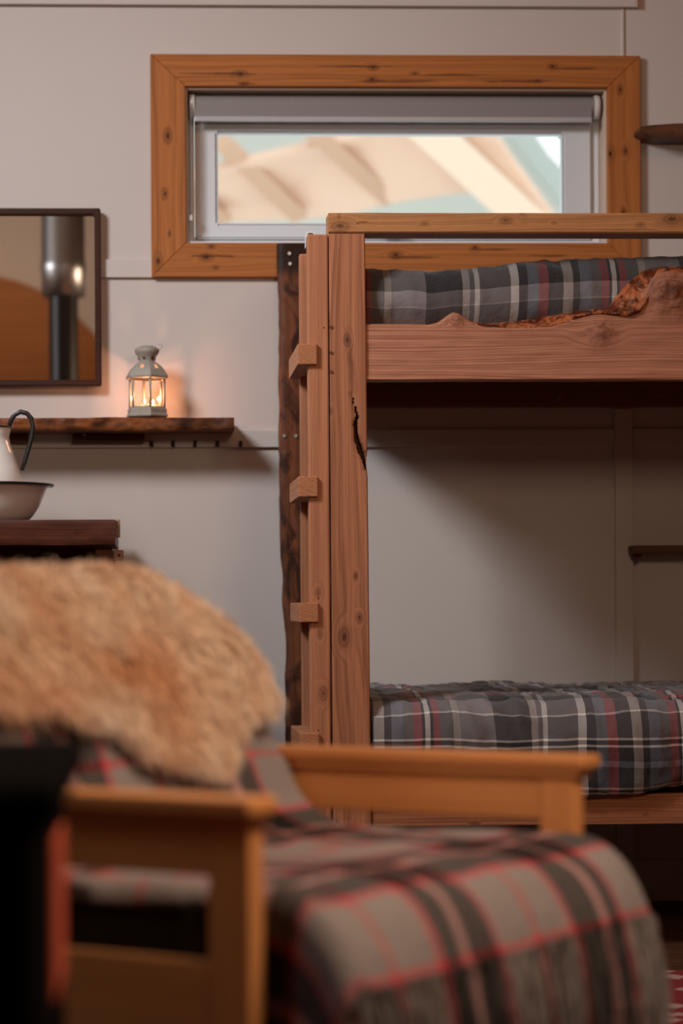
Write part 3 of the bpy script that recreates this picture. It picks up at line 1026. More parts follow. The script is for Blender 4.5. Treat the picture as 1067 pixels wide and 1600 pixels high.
# shelf with live edge
q = at(366, 656, 6.27)
shx1, shz = float(q[0]), 1.287
sh = root('shelf', 'rough live edge wall shelf carrying a lantern', 'shelf', (-0.2, 6.35, 1.25))
kn = [(0.34, -0.07, 0.0, .006), (0.385, -0.07, -0.004, .007), (0.10, -0.07, 0, .006), (-0.02, -0.07, 0.004, .005), (0.415, -0.07, 0.004, .006), (0.16, -0.07, -0.003, .005)]
msh = wood('live_edge_shelf_wood', (0.30, 0.088, 0.026), (0.04, 0.012, 0.006), 'X', kn, rough=0.4, ring=90, patch=0.65)
plank('board', -0.70, shx1, 150, lambda u: 1.2555 + 0.0015 * nz(u, 3, 0, 12) - 0.002 * math.exp(-((u + 0.05) / 0.08) ** 2),
      lambda u: shz + 0.0010 * nz(u, 0, 0, 14) + 0.0015 * math.exp(-((u + 0.10) / 0.06) ** 2), 9, 6.275, 0.152, msh, sh, disp=lambda x, z: (0.004 * nz(x, 0, z, 22) + 0.002 * nz(x, 4, z, 70), max(0, min(0.8, 1.6 * nz(x * 0.7, 1, z, 26) - 0.1))))
mbr = wood('shelf_batten_wood', (0.12, 0.040, 0.022), (0.04, 0.014, 0.009), 'X', ring=120)
for a, b in ((113, 225), (-110, 44)):
    x0, x1 = at(a, 680, 6.41)[0], at(b, 680, 6.41)[0]
    lb = box('batten', (x0, 6.40, 1.2300), (x1, YW - 0.0125, 1.2535), mbr, sh)
    if a > 0:
        q = at(132, 679.5, 6.398)
        disc('screw', (q[0], 6.399, q[2]), 0.0045, 0.006, M['steel'], lb)
# hooks under the shelf
names = ['first', 'second', 'third', 'fourth', 'fifth']
for i, x in enumerate((236, 270, 305, 340, 376)):
    q = at(x, 694, YW - 0.014)
    hk_ = root('coat_hook', 'small dark iron hook under the shelf, %s from the left' % names[i], 'hook', (q[0], YW - 0.012, q[2]), 'small hooks in a row under the shelf')
    box('plate', (q[0] - 0.0045, YW - 0.0155, q[2] - 0.007), (q[0] + 0.0045, YW - 0.0122, q[2] + 0.009), M['dark_iron'], hk_, 0.001)
    sw = (0.004, 0.003, 0.0, -0.002, -0.003)[i]
    tube('prong', [(q[0] + sw, YW - 0.0155, q[2] + 0.004), (q[0] + sw * 1.2, YW - 0.024, q[2] - 0.002), (q[0] + sw * 1.4, YW - 0.031, q[2] - 0.007), (q[0] + sw, YW - 0.036, q[2] - 0.003), (q[0] + sw, YW - 0.037, q[2] + 0.004)], [0.0022, 0.002, 0.002, 0.002, 0.0026], M['dark_iron'], hk_, 6)

# --------------------------------------------------------------- lantern
LX, LY, LZ = float(at(230, 640, 6.335)[0]), 6.335, 1.2895
lan = root('candle_lantern', 'cream metal candle lantern with glowing glass panes on the shelf', 'lantern', (LX, LY, LZ))
u = 1 / 596.0
PH = math.radians(-90 + 10)


def hexring(r, z, seg=6, ph=PH):
    return [(r * math.cos(ph + 2 * math.pi * i / seg), r * math.sin(ph + 2 * math.pi * i / seg), z) for i in range(seg)]


def loft(name, rings, mat, loc, parent, bev=0.0, cap=(True, True), smooth=False, skip=None):
    bm = bmesh.new()
    R = [[bm.verts.new(v) for v in r] for r in rings]
    n = len(R[0])
    for a, (A, B) in enumerate(zip(R, R[1:])):
        for i in range(n):
            if skip and (a, i) in skip:
                continue
            bm.faces.new((A[i], A[(i + 1) % n], B[(i + 1) % n], B[i]))
    if cap[0]:
        bm.faces.new(R[0][::-1])
    if cap[1]:
        bm.faces.new(R[-1])
    if bev:
        bmesh.ops.bevel(bm, geom=bm.edges[:], offset=bev, segments=2, affect='EDGES')
    return link(name, finish(bm, name, smooth), mat, loc, parent)


o = loft('base', [hexring(30 * u, 0), hexring(34.5 * u, 2.5 * u), hexring(34.5 * u, 5 * u), hexring(32.5 * u, 7 * u), hexring(32.5 * u, 14 * u), hexring(30.5 * u, 16 * u)], M['lantern'], (LX, LY, LZ), lan, 0.0006)
for i in range(6):
    a = PH + math.pi / 3 * i
    b = PH + math.pi / 3 * (i + 1)
    r = 28.5 * u
    p0 = Vector((LX + r * math.cos(a), LY + r * math.sin(a), LZ))
    p1 = Vector((LX + r * math.cos(b), LY + r * math.sin(b), LZ))
    tube('corner_bar', [p0 + Vector((0, 0, 15.5 * u)), p0 + Vector((0, 0, 61.5 * u))], 0.0032, M['lantern'], lan, 6)
    bm = bmesh.new()
    mid = (p0 + p1) / 2
    d = (p1 - p0) * 0.47
    nrm = Vector((d.y, -d.x, 0)).normalized() * 0.0006
    vs = []
    for s in (1, -1):
        vs.append([bm.verts.new(-d + nrm * s + Vector((0, 0, -22.8 * u))), bm.verts.new(d + nrm * s + Vector((0, 0, -22.8 * u))), bm.verts.new(d + nrm * s + Vector((0, 0, 22.8 * u))), bm.verts.new(-d + nrm * s + Vector((0, 0, 22.8 * u)))])
    bm.faces.new(vs[0])
    bm.faces.new(vs[1][::-1])
    for q in range(4):
        bm.faces.new((vs[0][q], vs[1][q], vs[1][(q + 1) % 4], vs[0][(q + 1) % 4]))
    link('pane', finish(bm, 'pane'), M['lglass'], mid + Vector((0, 0, 38.5 * u)), lan)
    # thin rails framing each pane
    for zz in (16.8, 60.5):
        tube('rail', [p0 + Vector((0, 0, zz * u)), p1 + Vector((0, 0, zz * u))], 0.0017, M['lantern'], lan, 6)
# domed roof: a facetted dome with small open holes
NS = 48


def domering(r, z, hexw):
    out = []
    for i in range(NS):
        a = 2 * math.pi * i / NS
        ph = ((a) % (math.pi / 3)) - math.pi / 6
        rh = r * math.cos(math.pi / 6) / math.cos(ph)
        rr = rh * hexw + r * 0.97 * (1 - hexw)
        out.append((rr * math.cos(a + PH), rr * math.sin(a + PH), z))
    return out


prof = [(31, 61, 1), (34.5, 62, 1), (35, 65, 1), (33.5, 68, 1), (30.5, 73, .85), (27.5, 77, .7), (24.5, 80.2, .6), (21, 83.2, .5), (17, 86, .4), (13.5, 88, .2)]
skip = set()
for s in range(6):
    for row in (5, 6):
        for dd in (3, 4):
            skip.add((row, (s * 8 + dd) % NS))
dome = loft('roof', [domering(r * u, z * u, h) for r, z, h in prof], M['lantern'], (LX, LY, LZ), lan, 0, (False, False), False, skip)
sm_ = dome.modifiers.new('solidify', 'SOLIDIFY')
sm_.thickness = 0.0012
sm_.offset = -1
ch_ = lathe('chimney', [(12.5 * u, 87 * u), (12.5 * u, 92 * u), (14 * u, 96 * u), (18 * u, 101 * u), (19.3 * u, 105 * u), (18.5 * u, 108 * u), (13.5 * u, 111.3 * u), (6 * u, 113.3 * u), (0, 113.8 * u)], M['lantern'], (LX, LY, LZ), lan, 30)
for i in range(6):
    a = PH + math.pi / 6 + i * math.pi / 3
    dsc = disc('vent', (LX + 13.2 * u * math.cos(a), LY + 13.2 * u * math.sin(a), LZ + 93.5 * u), 2.6 * u, 0.002, M['dark_iron'], ch_, 10)
    dsc.rotation_euler = (0, 0, a + math.pi / 2)
tube('wire_handle', [(LX + 0.010, LY, LZ + 112.5 * u), (LX + 0.022, LY - 0.002, LZ + 114.5 * u), (LX + 0.036, LY - 0.004, LZ + 115.5 * u), (LX + 0.040, LY - 0.004, LZ + 113.5 * u), (LX + 0.037, LY - 0.002, LZ + 109 * u), (LX + 0.029, LY, LZ + 106 * u)], 0.0008, M['dull_steel'], lan, 6)
for i, (dx, dy) in enumerate(((-0.006, -0.012), (0.016, 0.010))):
    tl_ = root('tealight', 'lit tealight inside the lantern, the %s one' % ('left' if i == 0 else 'right'), 'candle', (LX + dx, LY + dy, LZ + 16.2 * u), 'tealights in the lantern')
    lathe('cup', [(0, 0.0002), (0.0125, 0.0002), (0.0135, 0.012)], M['lglass'], (LX + dx, LY + dy, LZ + 16.2 * u), tl_, 20)
    lathe('wax', [(0, 0.001), (0.0118, 0.001), (0.0118, 0.009), (0, 0.0085)], M['wax'], (LX + dx, LY + dy, LZ + 16.2 * u), tl_, 20)
    lathe('flame', [(0, 0.0125), (0.0022, 0.0142), (0.0027, 0.0170), (0.0016, 0.0200), (0, 0.0225)], M['flame'], (LX + dx, LY + dy, LZ + 16.2 * u), tl_, 10)
    d = bpy.data.lights.new('candle_light', 'POINT')
    d.energy = 0.42
    d.color = (1.0, 0.47, 0.26)
    d.shadow_soft_size = 0.005
    l_ = bpy.data.objects.new('candle_light', d)
    COL.objects.link(l_)
    l_.location = (LX + dx, LY + dy, LZ + 16.2 * u + 0.031)

# --------------------------------------------------------------- washstand, bowl, jug
YT0, YT1 = 5.82, 6.36
tz1 = float(at(100, 812, YT0)[2])
tz0 = float(at(100, 851, YT0)[2])
tx1 = float(at(180, 830, YT0)[0])
ws = root('washstand', 'dark wooden washstand under the mirror holding an enamel bowl', 'washstand', (-0.45, 6.1, 0))
mwt = wood('dark_washstand_top', (0.105, 0.030, 0.017), (0.028, 0.010, 0.006), 'X', (), rough=0.4, ring=100, patch=0.4)
tp_, _ = plank('top', -1.0, tx1, 90, lambda u: tz0 + 0.0045 * nz(u, 2, 0, 7), lambda u: tz1, 8, YT0, YT1 - YT0, mwt, ws, disp=lambda x, z: (0.003 * nz(x, 0, z, 16), 0))
mwl = wood('washstand_leg_wood', (0.17, 0.062, 0.030), (0.05, 0.018, 0.01), 'Z', ring=120)
lx1 = float(at(176, 860, YT0 + 0.05)[0])
for x in (-0.92, lx1 - 0.042):
    for y in (YT0 + 0.05, YT1 - 0.09):
        box('leg', (x, y, 0), (x + 0.042, y + 0.045, tz0 - 0.006), mwl, ws)
box('shelf_board', (-0.92, YT0 + 0.05, 0.30), (lx1, YT1 - 0.05, 0.33), mwt, ws)
box('back_panel', (-0.90, YT1 - 0.045, 0.33), (lx1 - 0.02, YT1 - 0.03, tz0 + 0.004), mwt, ws)
mpl = plain('tarnished_perforated_plate', (0.30, 0.17, 0.115), 0.45, 0.3, var=0.15, vscale=90)
a_, b_ = at(179, 840, YT0 + 0.03), at(188, 812, YT0 + 0.03)
pl = box('strap_plate', (tx1 + 0.0005, YT0 + 0.02, a_[2]), (tx1 + 0.0115, YT0 + 0.032, b_[2]), mpl, ws, 0.002)
for t in (0.15, 0.38, 0.62, 0.85):
    disc('hole', (tx1 + 0.005, YT0 + 0.0198, a_[2] + (b_[2] - a_[2]) * t), 0.0016, 0.002, M['dark_iron'], pl, 8)
a_, b_ = at(177, 876, YT0 + 0.05), at(193, 859, YT0 + 0.05)
pl = box('strap_plate', (lx1 + 0.0005, YT0 + 0.06, a_[2]), (b_[0], YT0 + 0.072, b_[2]), mpl, ws, 0.003)
disc('hole', ((lx1 + b_[0]) / 2 + 0.002, YT0 + 0.0598, (a_[2] + b_[2]) / 2), 0.004, 0.002, M['dark_iron'], pl, 10)

YJ = 6.06
bc = at(-26, 800, YJ)
sJ = YJ / _F * 1.0007
rim = at(84, 757, YJ)
bowl = root('wash_bowl', 'white enamel wash bowl with black rim on the dark washstand', 'bowl', (bc[0], YJ, tz1))
hb = rim[2] - tz1
R_ = rim[0] - bc[0]
lathe('bowl', [(0, 0.004), (R_ * .50, 0.002), (R_ * .62, 0.0035), (R_ * .70, hb * .18), (R_ * .79, hb * .42), (R_ * .85, hb * .68), (R_ * .90, hb * .90), (R_ * .975, hb * .965), (R_ * .98, hb * 0.99), (R_ * .88, hb * .93), (R_ * .82, hb * .68), (R_ * .76, hb * .42), (R_ * .67, hb * .2), (R_ * .5, 0.008), (0, 0.008)], M['enamel'], (bc[0], YJ, tz1), bowl, 72)
bm = bmesh.new()
for i in range(72):
    pass
ringpts = [(R_ * .985 * math.cos(2 * math.pi * i / 72), R_ * .985 * math.sin(2 * math.pi * i / 72), hb * .975) for i in range(73)]
tube_mesh(bm, ringpts, 0.0032, 8, 1.0, False)
link('rim', finish(bm, 'rim', True), M['black_enamel'], (bc[0], YJ, tz1), bowl)

jz = tz1 + 0.0085
jug = root('enamel_jug', 'white enamel jug with black handle standing in the bowl', 'jug', (bc[0], YJ, jz))
jt = at(17, 668, YJ)[2] - jz
rb = at(33, 735, YJ)[0] - bc[0]
rt_ = at(17, 668, YJ)[0] - bc[0]
jp = [(0, 0.0), (rb * .86, 0.0), (rb * .93, 0.02), (rb * 1.0, jt * .40), (rb * 1.0, jt * .47), (rb * .93, jt * .58), (rb * .80, jt * .74), (rb * .71, jt * .84), (rb * .69, jt * .90), (rt_, jt * 0.985), (rt_, jt)]
lathe('body', jp, M['enamel'], (bc[0], YJ, jz), jug, 60, True, 0.0012)
bm = bmesh.new()
tube_mesh(bm, [(rt_ * math.cos(2 * math.pi * i / 60), rt_ * math.sin(2 * math.pi * i / 60), jt) for i in range(61)], 0.0024, 8, 1.0, False)
link('rim', finish(bm, 'rim', True), M['black_enamel'], (bc[0], YJ, jz), jug)
hp = [(14, 668), (17, 657), (23, 648), (32, 643.5), (42, 646), (49, 654), (51.5, 666), (49, 684), (44, 703), (39, 721), (34.5, 735)]
# smooth handle through the measured points
hpw = [Vector(at(a, b, YJ)) for a, b in hp]
tube('handle', hpw, [0.005, 0.006, 0.0062, 0.0064, 0.0064, 0.0064, 0.0064, 0.0062, 0.006, 0.0056, 0.005], M['black_enamel'], jug, 10)

# right: two dark shelves on the wall
msd = wood('dark_bracket_shelf_wood', (0.16, 0.062, 0.032), (0.05, 0.018, 0.01), 'X', (), ring=110, patch=0.4)
x0 = float(at(1000, 200, 6.33)[0])
hi_s = interp([x0, x0 + 0.03, x0 + 0.09, 2.3], [at(1000, 198, 6.33)[2], at(1010, 195, 6.33)[2], at(1040, 192.5, 6.33)[2], at(1067, 192, 6.33)[2]])
lo_s = interp([x0, x0 + 0.02, x0 + 0.06, 2.3], [at(1000, 204, 6.33)[2], at(1008, 211, 6.33)[2], at(1030, 214, 6.33)[2], at(1067, 216, 6.33)[2]])
s2, _ = plank('shelf', x0, 2.2, 80, lo_s, hi_s, 8, 6.33, YW - 6.33, msd, None, disp=lambda x, z: (0.003 * nz(x, 0, z, 22), 0))
tag(s2, 'dark wooden shelf with rounded end right of the window', 'shelf')
x0 = float(at(991, 860, 6.34)[0])
s3 = root('shelf', 'dark narrow shelf on the wall above the lower bunk', 'shelf', (x0 + 0.3, 6.39, 0.93))
box('board', (x0, 6.34, float(at(1000, 865, 6.34)[2])), (2.15, YW, float(at(1000, 852, 6.34)[2])), msd, s3)
zz = float(at(1000, 866, 6.34)[2])
prism('bracket', [(x0 + 0.012, zz), (x0 + 0.030, zz), (x0 + 0.022, zz - 0.012), (x0 + 0.012, zz - 0.016)], 6.38, YW - 0.002, msd, s3)

# =================================================================== ARMCHAIR
CO = (0.315, 2.619, 0.0)
CR = math.radians(-35.36)
chair = root('armchair', 'honey coloured wooden armchair draped with a tartan throw and sheepskin', 'armchair', CO, None, CR, local=True)
AC, AD = (0.78, 0.335, 0.118), (0.42, 0.14, 0.04)
ma = wood('honey_beech_arm', AC, AD, 'X', (), rough=0.4, ring=50, contrast=0.5, coat=0.15)
maz = wood('honey_beech_post', AC, AD, 'Z', (), rough=0.4, ring=50, contrast=0.5, coat=0.15)
may = wood('honey_beech_rail', AC, AD, 'Y', (), rough=0.4, ring=50, contrast=0.5, coat=0.15)
for s in (-1, 1):
    y0, y1 = sorted((s * 0.395, s * 0.342))
    ar = box('armrest', (-0.60, y0, 0.598), (0.003, y1, 0.615), ma, chair, 0.006, 3)
    box('arm_bead', (-0.595, min(s * 0.385, s * 0.345), 0.588), (-0.004, max(s * 0.385, s * 0.345), 0.599), ma, ar, 0.003)
    y0, y1 = sorted((s * 0.373, s * 0.349))
    box('arm_apron', (-0.55, y0, 0.536), (-0.058, y1, 0.5905), ma, chair, 0.003)
    box('front_leg', (-0.0585, y0 - 0.001, 0), (-0.010, y1 + 0.001, 0.5905), maz, chair, 0.004)
    box('rear_leg', (-0.60, y0 - 0.001, 0), (-0.552, y1 + 0.001, 0.5905), maz, chair, 0.004)
    box('side_rail', (-0.55, y0, 0.372), (-0.0595, y1, 0.452), ma, chair, 0.003)
box('seat_rail', (-0.055, -0.347, 0.36), (-0.03, 0.347, 0.41), may, chair, 0.003)
box('seat_rail', (-0.55, -0.347, 0.36), (-0.525, 0.347, 0.41), may, chair, 0.003)
for i in range(5):
    x = -0.47 + i * 0.085
    box('seat_slat', (x, -0.347, 0.385), (x + 0.05, 0.347, 0.402), may, chair, 0.003)
tilt = math.atan2(0.14, 0.34)
box('seat_cushion', (-0.48, -0.322, 0.403), (0.055, 0.322, 0.505), M['cushion'], chair, 0.035, 5)


def tilted(name, t0, t1, y0, y1, d0, d1, mat, bev, seg=3):
    """block on the reclined back: t along the slope from the seat, d behind its front face"""
    o = box(name, (-(d1 - d0) / 2, y0, -(t1 - t0) / 2), ((d1 - d0) / 2, y1, (t1 - t0) / 2), mat, None, bev, seg)
    tm, dm = (t0 + t1) / 2, (d0 + d1) / 2
    x = -0.375 - math.sin(tilt) * tm - math.cos(tilt) * dm
    z = 0.505 + math.cos(tilt) * tm - math.sin(tilt) * dm
    o.parent = chair
    o.location = (x, 0 + (y0 + y1) / 2, z)
    o.rotation_euler = (0, -tilt, 0)
    return o


tilted('back_cushion', 0.005, 0.340, -0.322, 0.12, 0.014, 0.09, M['cushion'], 0.03, 5)
for y, t1 in ((-0.30, 0.335), (0.255, 0.26)):
    tilted('back_upright', -0.08, t1, y, y + 0.045, 0.092, 0.116, maz, 0.004)
for t, y1 in ((0.02, 0.25), (0.15, 0.25), (0.28, 0.12)):
    tilted('back_rail', t, t + 0.05, -0.25, y1, 0.094, 0.112, may, 0.003)

# --- throw: back, seat, front drop; (x,z) profile in the chair's frame
st_, ct_ = math.sin(tilt), math.cos(tilt)


def bk(t, d):
    return (-0.375 - st_ * t - ct_ * d, 0.505 + ct_ * t - st_ * d)


TP = [bk(0.22, 0.128), bk(0.32, 0.126), bk(0.352, 0.10), bk(0.366, 0.055), bk(0.356, 0.015), bk(0.32, 0.002), bk(0.22, -0.003), bk(0.12, -0.004), bk(0.05, -0.006), (-0.362, 0.53), (-0.33, 0.516), (-0.27, 0.512), (-0.18, 0.514), (-0.08, 0.517), (0.0, 0.518),
      (0.035, 0.511), (0.065, 0.492), (0.085, 0.462), (0.097, 0.428)]
TP = np.array(TP)
dd = np.r_[0, np.cumsum(np.hypot(*np.diff(TP, axis=0).T))]
nu, nv = 150, 130
vs = np.linspace(0, dd[-1], nu)
X_ = np.interp(vs, dd, TP[:, 0])
Z_ = np.interp(vs, dd, TP[:, 1])
for _ in range(4):
    X_[1:-1] = (X_[:-2] + 2 * X_[1:-1] + X_[2:]) / 4
    Z_[1:-1] = (Z_[:-2] + 2 * Z_[1:-1] + Z_[2:]) / 4
LT = dd[-1]
v_seat = dd[9]
v_front = dd[14]
P = np.zeros((nu, nv, 3))
UV = np.zeros((nu, nv, 2))
sgrid = np.linspace(-0.47, 0.355, nv)


def throw_point(i, s, v):
    x, z = X_[i], Z_[i]
    y = s
    half = 0.325
    if z > 0.60:
        z -= 0.42 * (z - 0.60) * max(0.0, min(1.0, (s - 0.12) / 0.19)) ** 1.5
    fr = max(0.0, min(1.0, (v - v_front + 0.02) / 0.08))
    on_seat = v > v_seat - 0.02
    if s < -half:
        over = -half - s
        over = min(over, 0.022 + 0.15 * max(0.0, min(1.0, (v - v_front + 0.05) / 0.06)))
        if on_seat:
            y = -half - 0.012 * min(1, over / 0.02) - 0.012 * fr
            z = max(z - over + 0.008, 0.405 - 0.08 * fr)
            x -= 0.02 * fr * min(1, over / 0.05)
        else:
            y = -half - 0.012 * min(1, over / 0.02)
            x -= min(over, 0.08)
    elif s > half:
        over = s - half
        y = half + over * 0.35
        z -= over * 0.5
    a = 0.006
    ndx, ndz = 0.0, 1.0
    if i > 0 and i < nu - 1:
        tx_, tz_ = X_[i + 1] - X_[i - 1], Z_[i + 1] - Z_[i - 1]
        l = math.hypot(tx_, tz_) or 1
        ndx, ndz = -tz_ / l, tx_ / l
    wv = a * (0.8 * nz(s, v, 1, 6.5) + 0.7 * (0.5 - 2 * abs(nz(s * 1.4 - v * 0.7, v * 0.8 + 0.6 * s, 3, 7.5))))
    fold = 0.0
    if on_seat and v < v_front:
        q = (v - v_seat) / (v_front - v_seat)
        fold = 0.010 * math.exp(-((q - 0.28) / 0.10) ** 2) * (0.6 + nz(s, 3, 1, 5)) + 0.006 * math.exp(-((q - 0.62) / 0.12) ** 2) * (0.5 + nz(s, 8, 1, 5))
    x += ndx * (wv + fold)
    z += abs(ndz) * (wv + fold) if ndz >= 0 else ndz * (wv + fold)
    if v > v_front:
        x += 0.008 * fr * nz(s, 0, 4, 14)
    return x, y, z


for i, v in enumerate(vs):
    for j, s in enumerate(sgrid):
        P[i, j] = throw_point(i, s, v)
        UV[i, j] = (s, v - v_front)
VOFF = LT - v_front - 0.010 - 0.2875 * 0.300
UOFF = 0.030 - 0.2875 * 0.310
mth = tartan('red_grey_tartan_wool', 0.310, TS, 0.300, TS, uoff=UOFF, voff=VOFF, wscale=500, bump=0.25, sheen=0.08, gam=0.35, fade=0.06)
throw = root('tartan_throw', 'red, grey and black fringed tartan throw covering the armchair', 'throw', CO, None, CR, local=True)
me = grid_mesh('cloth', P, UV)
tc = link('cloth', me, mth, (0, 0, 0), throw)
sm_ = tc.modifiers.new('solidify', 'SOLIDIFY')
sm_.thickness = 0.004
sm_.offset = 1
# fringe: twisted tassels from the front hem and the near side
V, F, U = [], [], []


def strand(pts, w0, w1, uvp, side):
    n0 = len(V)
    m = len(pts)
    for q, p_ in enumerate(pts):
        w_ = w0 + (w1 - w0) * q / (m - 1)
        for sg in (-1, 1):
            V.append((p_[0] + side[0] * w_ * sg, p_[1] + side[1] * w_ * sg, p_[2] + side[2] * w_ * sg))
            U.append(uvp)
    for q in range(m - 1):
        b = n0 + 2 * q
        F.append((b, b + 1, b + 3, b + 2))


for q in range(4200):
    s = rng.uniform(-0.34, 0.352)
    clump = round(s / 0.014) * 0.014
    b0 = throw_point(nu - 1, s, LT)
    L = rng.uniform(0.10, 0.15)
    pull = rng.uniform(0.2, 0.9)
    bx = rng.normal(0, 0.006) + 0.01 * nz(clump, 0, 2, 40)
    pts = []
    for t in np.linspace(0, 1, 5):
        yy = b0[1] + (clump - s) * pull * t + 0.012 * t * nz(clump, 1, 5, 30) + rng.normal(0, 0.0012)
        xx = b0[0] + bx * t + 0.010 * math.sin(t * 2.2) + rng.normal(0, 0.0012)
        pts.append((xx + 0.003, yy, b0[2] + 0.006 - L * t))
    an = rng.uniform(0, math.pi)
    strand(pts, 0.0013, 0.0007, (s, LT - v_front + 0.012 + 0.02 * (q % 3)), (math.cos(an), math.sin(an), 0))
for q in range(900):
    v = rng.uniform(v_front - 0.10, LT)
    i = min(nu - 1, int(v / LT * (nu - 1)))
    b0 = throw_point(i, -0.466, v)
    L = rng.uniform(0.06, 0.10)
    pts = [(b0[0] + rng.normal(0, 0.002) + 0.02 * t * nz(round(v / 0.014), 2, 0, 1.3), b0[1] - 0.004 + rng.normal(0, 0.0015), b0[2] + 0.004 - L * t) for t in np.linspace(0, 1, 4)]
    an = rng.uniform(0, math.pi)
    strand(pts, 0.0013, 0.0007, (-0.466, v - v_front), (math.cos(an), math.sin(an), 0))
me = bpy.data.meshes.new('fringe')
me.from_pydata(V, [], F)
l = me.uv_layers.new(name='UVMap')
li = np.array([i for f in F for i in f])
l.data.foreach_set('uv', np.array(U, dtype=np.float32)[li].ravel())
fr_ = link('fringe', me, mth, (0, 0, 0), throw)
fr_['kind'] = 'stuff'

# --- sheepskin over the back
k = NT('sheepskin_wool')
tn = k.n('ShaderNodeAttribute', attribute_name='tone').outputs['Fac']
c = k.ramp(tn, [(0.0, (0.78, 0.42, 0.22)), (0.35, (0.87, 0.59, 0.40)), (0.7, (0.92, 0.71, 0.54)), (1.0, (0.95, 0.82, 0.70))])
k.lk(c, k.b.inputs['Base Color'])
k.b.inputs['Roughness'].default_value = 0.9
k.b.inputs['Specular IOR Level'].default_value = 0.1
k.b.inputs['Sheen Weight'].default_value = 0.3
M['wool'] = k.m
skin = root('sheepskin', 'cream and tan sheepskin hung over the back of the armchair', 'sheepskin', CO, None, CR, local=True)
# outline of the hide on the front of the back: lowest t for each s (t runs up the slope)
os_ = [-0.45, -0.30, -0.223, -0.15, -0.082, -0.04, -0.017, 0.002, 0.03, 0.075, 0.12, 0.15, 0.175, 0.198, 0.225, 0.258, 0.30, 0.335, 0.355]
oz_ = [0.665, 0.68, 0.672, 0.662, 0.652, 0.637, 0.622, 0.602, 0.592, 0.583, 0.580, 0.585, 0.605, 0.630, 0.648, 0.655, 0.662, 0.668, 0.700]
OT = interp(os_, [(z - 0.505) / ct_ for z in oz_])
hs, hq = 110, 70
Ps = np.zeros((hs, hq, 3))
Ns = np.zeros((hs, hq, 3))
ss = np.linspace(-0.47, 0.288, hs)
for i, s in enumerate(ss):
    # the far corner is rounded: the hide's ridge sinks towards the end
    drop = 0.085 * max(0, (s - 0.13) / 0.158) ** 1.7
    tb = OT(s) + 0.02
    tt = 0.372 - drop
    path = [bk(tb, -0.014), bk((tb + tt) / 2, -0.016), bk(tt - 0.05, -0.014), bk(tt - 0.012, 0.0), bk(tt, 0.03), bk(tt + 0.004, 0.07), bk(tt - 0.006, 0.115), bk(tt - 0.04, 0.14), bk(tt - 0.16, 0.146)]
    path = np.array(path)
    d_ = np.r_[0, np.cumsum(np.hypot(*np.diff(path, axis=0).T))]
    tt_ = np.linspace(0, d_[-1], hq)
    px_, pz_ = np.interp(tt_, d_, path[:, 0]), np.interp(tt_, d_, path[:, 1])
    for _ in range(5):
        px_[1:-1] = (px_[:-2] + 2 * px_[1:-1] + px_[2:]) / 4
        pz_[1:-1] = (pz_[:-2] + 2 * pz_[1:-1] + pz_[2:]) / 4
    for j in range(hq):
        w_ = 0.008 * nz(s, tt_[j], 0, 9)
        low_ = max(0.0, min(1.0, (tt * ct_ + 0.505 - pz_[j]) / 0.18)) if j < hq * 0.6 else 0.4
        Ps[i, j] = (px_[j], s + 0.042 * low_ * max(0.0, (s - 0.16) / 0.128), pz_[j])
        a, b = max(j - 1, 0), min(j + 1, hq - 1)
        t_ = np.array([px_[b] - px_[a], 0, pz_[b] - pz_[a]])
        n_ = np.array([t_[2], 0, -t_[0]])
        n_ /= (np.linalg.norm(n_) or 1)
        Ns[i, j] = n_
        Ps[i, j] += n_ * w_
me = grid_mesh('hide', Ps, np.zeros((hs, hq, 2)))
tone = me.attributes.new('tone', 'FLOAT', 'POINT')
tone.data.foreach_set('value', np.full(hs * hq, 0.3, dtype=np.float32))
hd_ = link('hide', me, M['wool'], (0, 0, 0), skin)
s_ = hd_.modifiers.new('solidify', 'SOLIDIFY')
s_.thickness = 0.006
s_.offset = -1
# wool: tapered locks combed downwards
NW = 75000
ri = rng.uniform(0, hs - 1.001, NW)
rj = rng.uniform(0, (hq - 1) * 0.80, NW)
# extra hair at the rim so that the edge is shaggy
ne = NW // 7
rj[:ne] = np.abs(rng.normal(0, 2.0, ne)).clip(0, 8)
ri[ne:ne + ne // 2] = hs - 1.001 - np.abs(rng.normal(0, 2.0, ne // 2)).clip(0, 8)
i0, j0 = ri.astype(int), rj.astype(int)
fi, fj = (ri - i0)[:, None], (rj - j0)[:, None]


def bil(A):
    return (A[i0, j0] * (1 - fi) * (1 - fj) + A[i0 + 1, j0] * fi * (1 - fj) + A[i0, j0 + 1] * (1 - fi) * fj + A[i0 + 1, j0 + 1] * fi * fj)


B0, N0 = bil(Ps), bil(Ns)
ci = np.clip((np.round(ri / 2.6 + 0.35 * np.sin(rj)) * 2.6), 0, hs - 1)
cj = np.clip((np.round(rj / 2.6 + 0.35 * np.sin(ri * 1.3)) * 2.6), 0, hq - 1)
CB = Ps[ci.astype(int), cj.astype(int)]
VV = np.zeros((NW, 5, 2, 3))
TN = np.zeros((NW, 5, 2))
base_tone = np.array([0.60 + 0.55 * nz(b[1], b[2], b[0], 9) + 0.40 * nz(b[1] + 3, b[2], b[0], 24) for b in CB])
lean = np.array([[0.25 * nz(c[0], c[1], c[2], 20), 0.9 * nz(c[0] + 5, c[1], c[2], 13), 0.5 * nz(c[0], c[1] + 9, c[2], 20)] for c in CB])
Ln = rng.uniform(0.032, 0.052, NW)[:, None]
down = np.array([0.12, 0, -1.0])
side = rng.normal(0, 1, (NW, 3))
side /= np.linalg.norm(side, axis=1)[:, None]
jt_ = rng.normal(0, 0.14, (NW, 3))
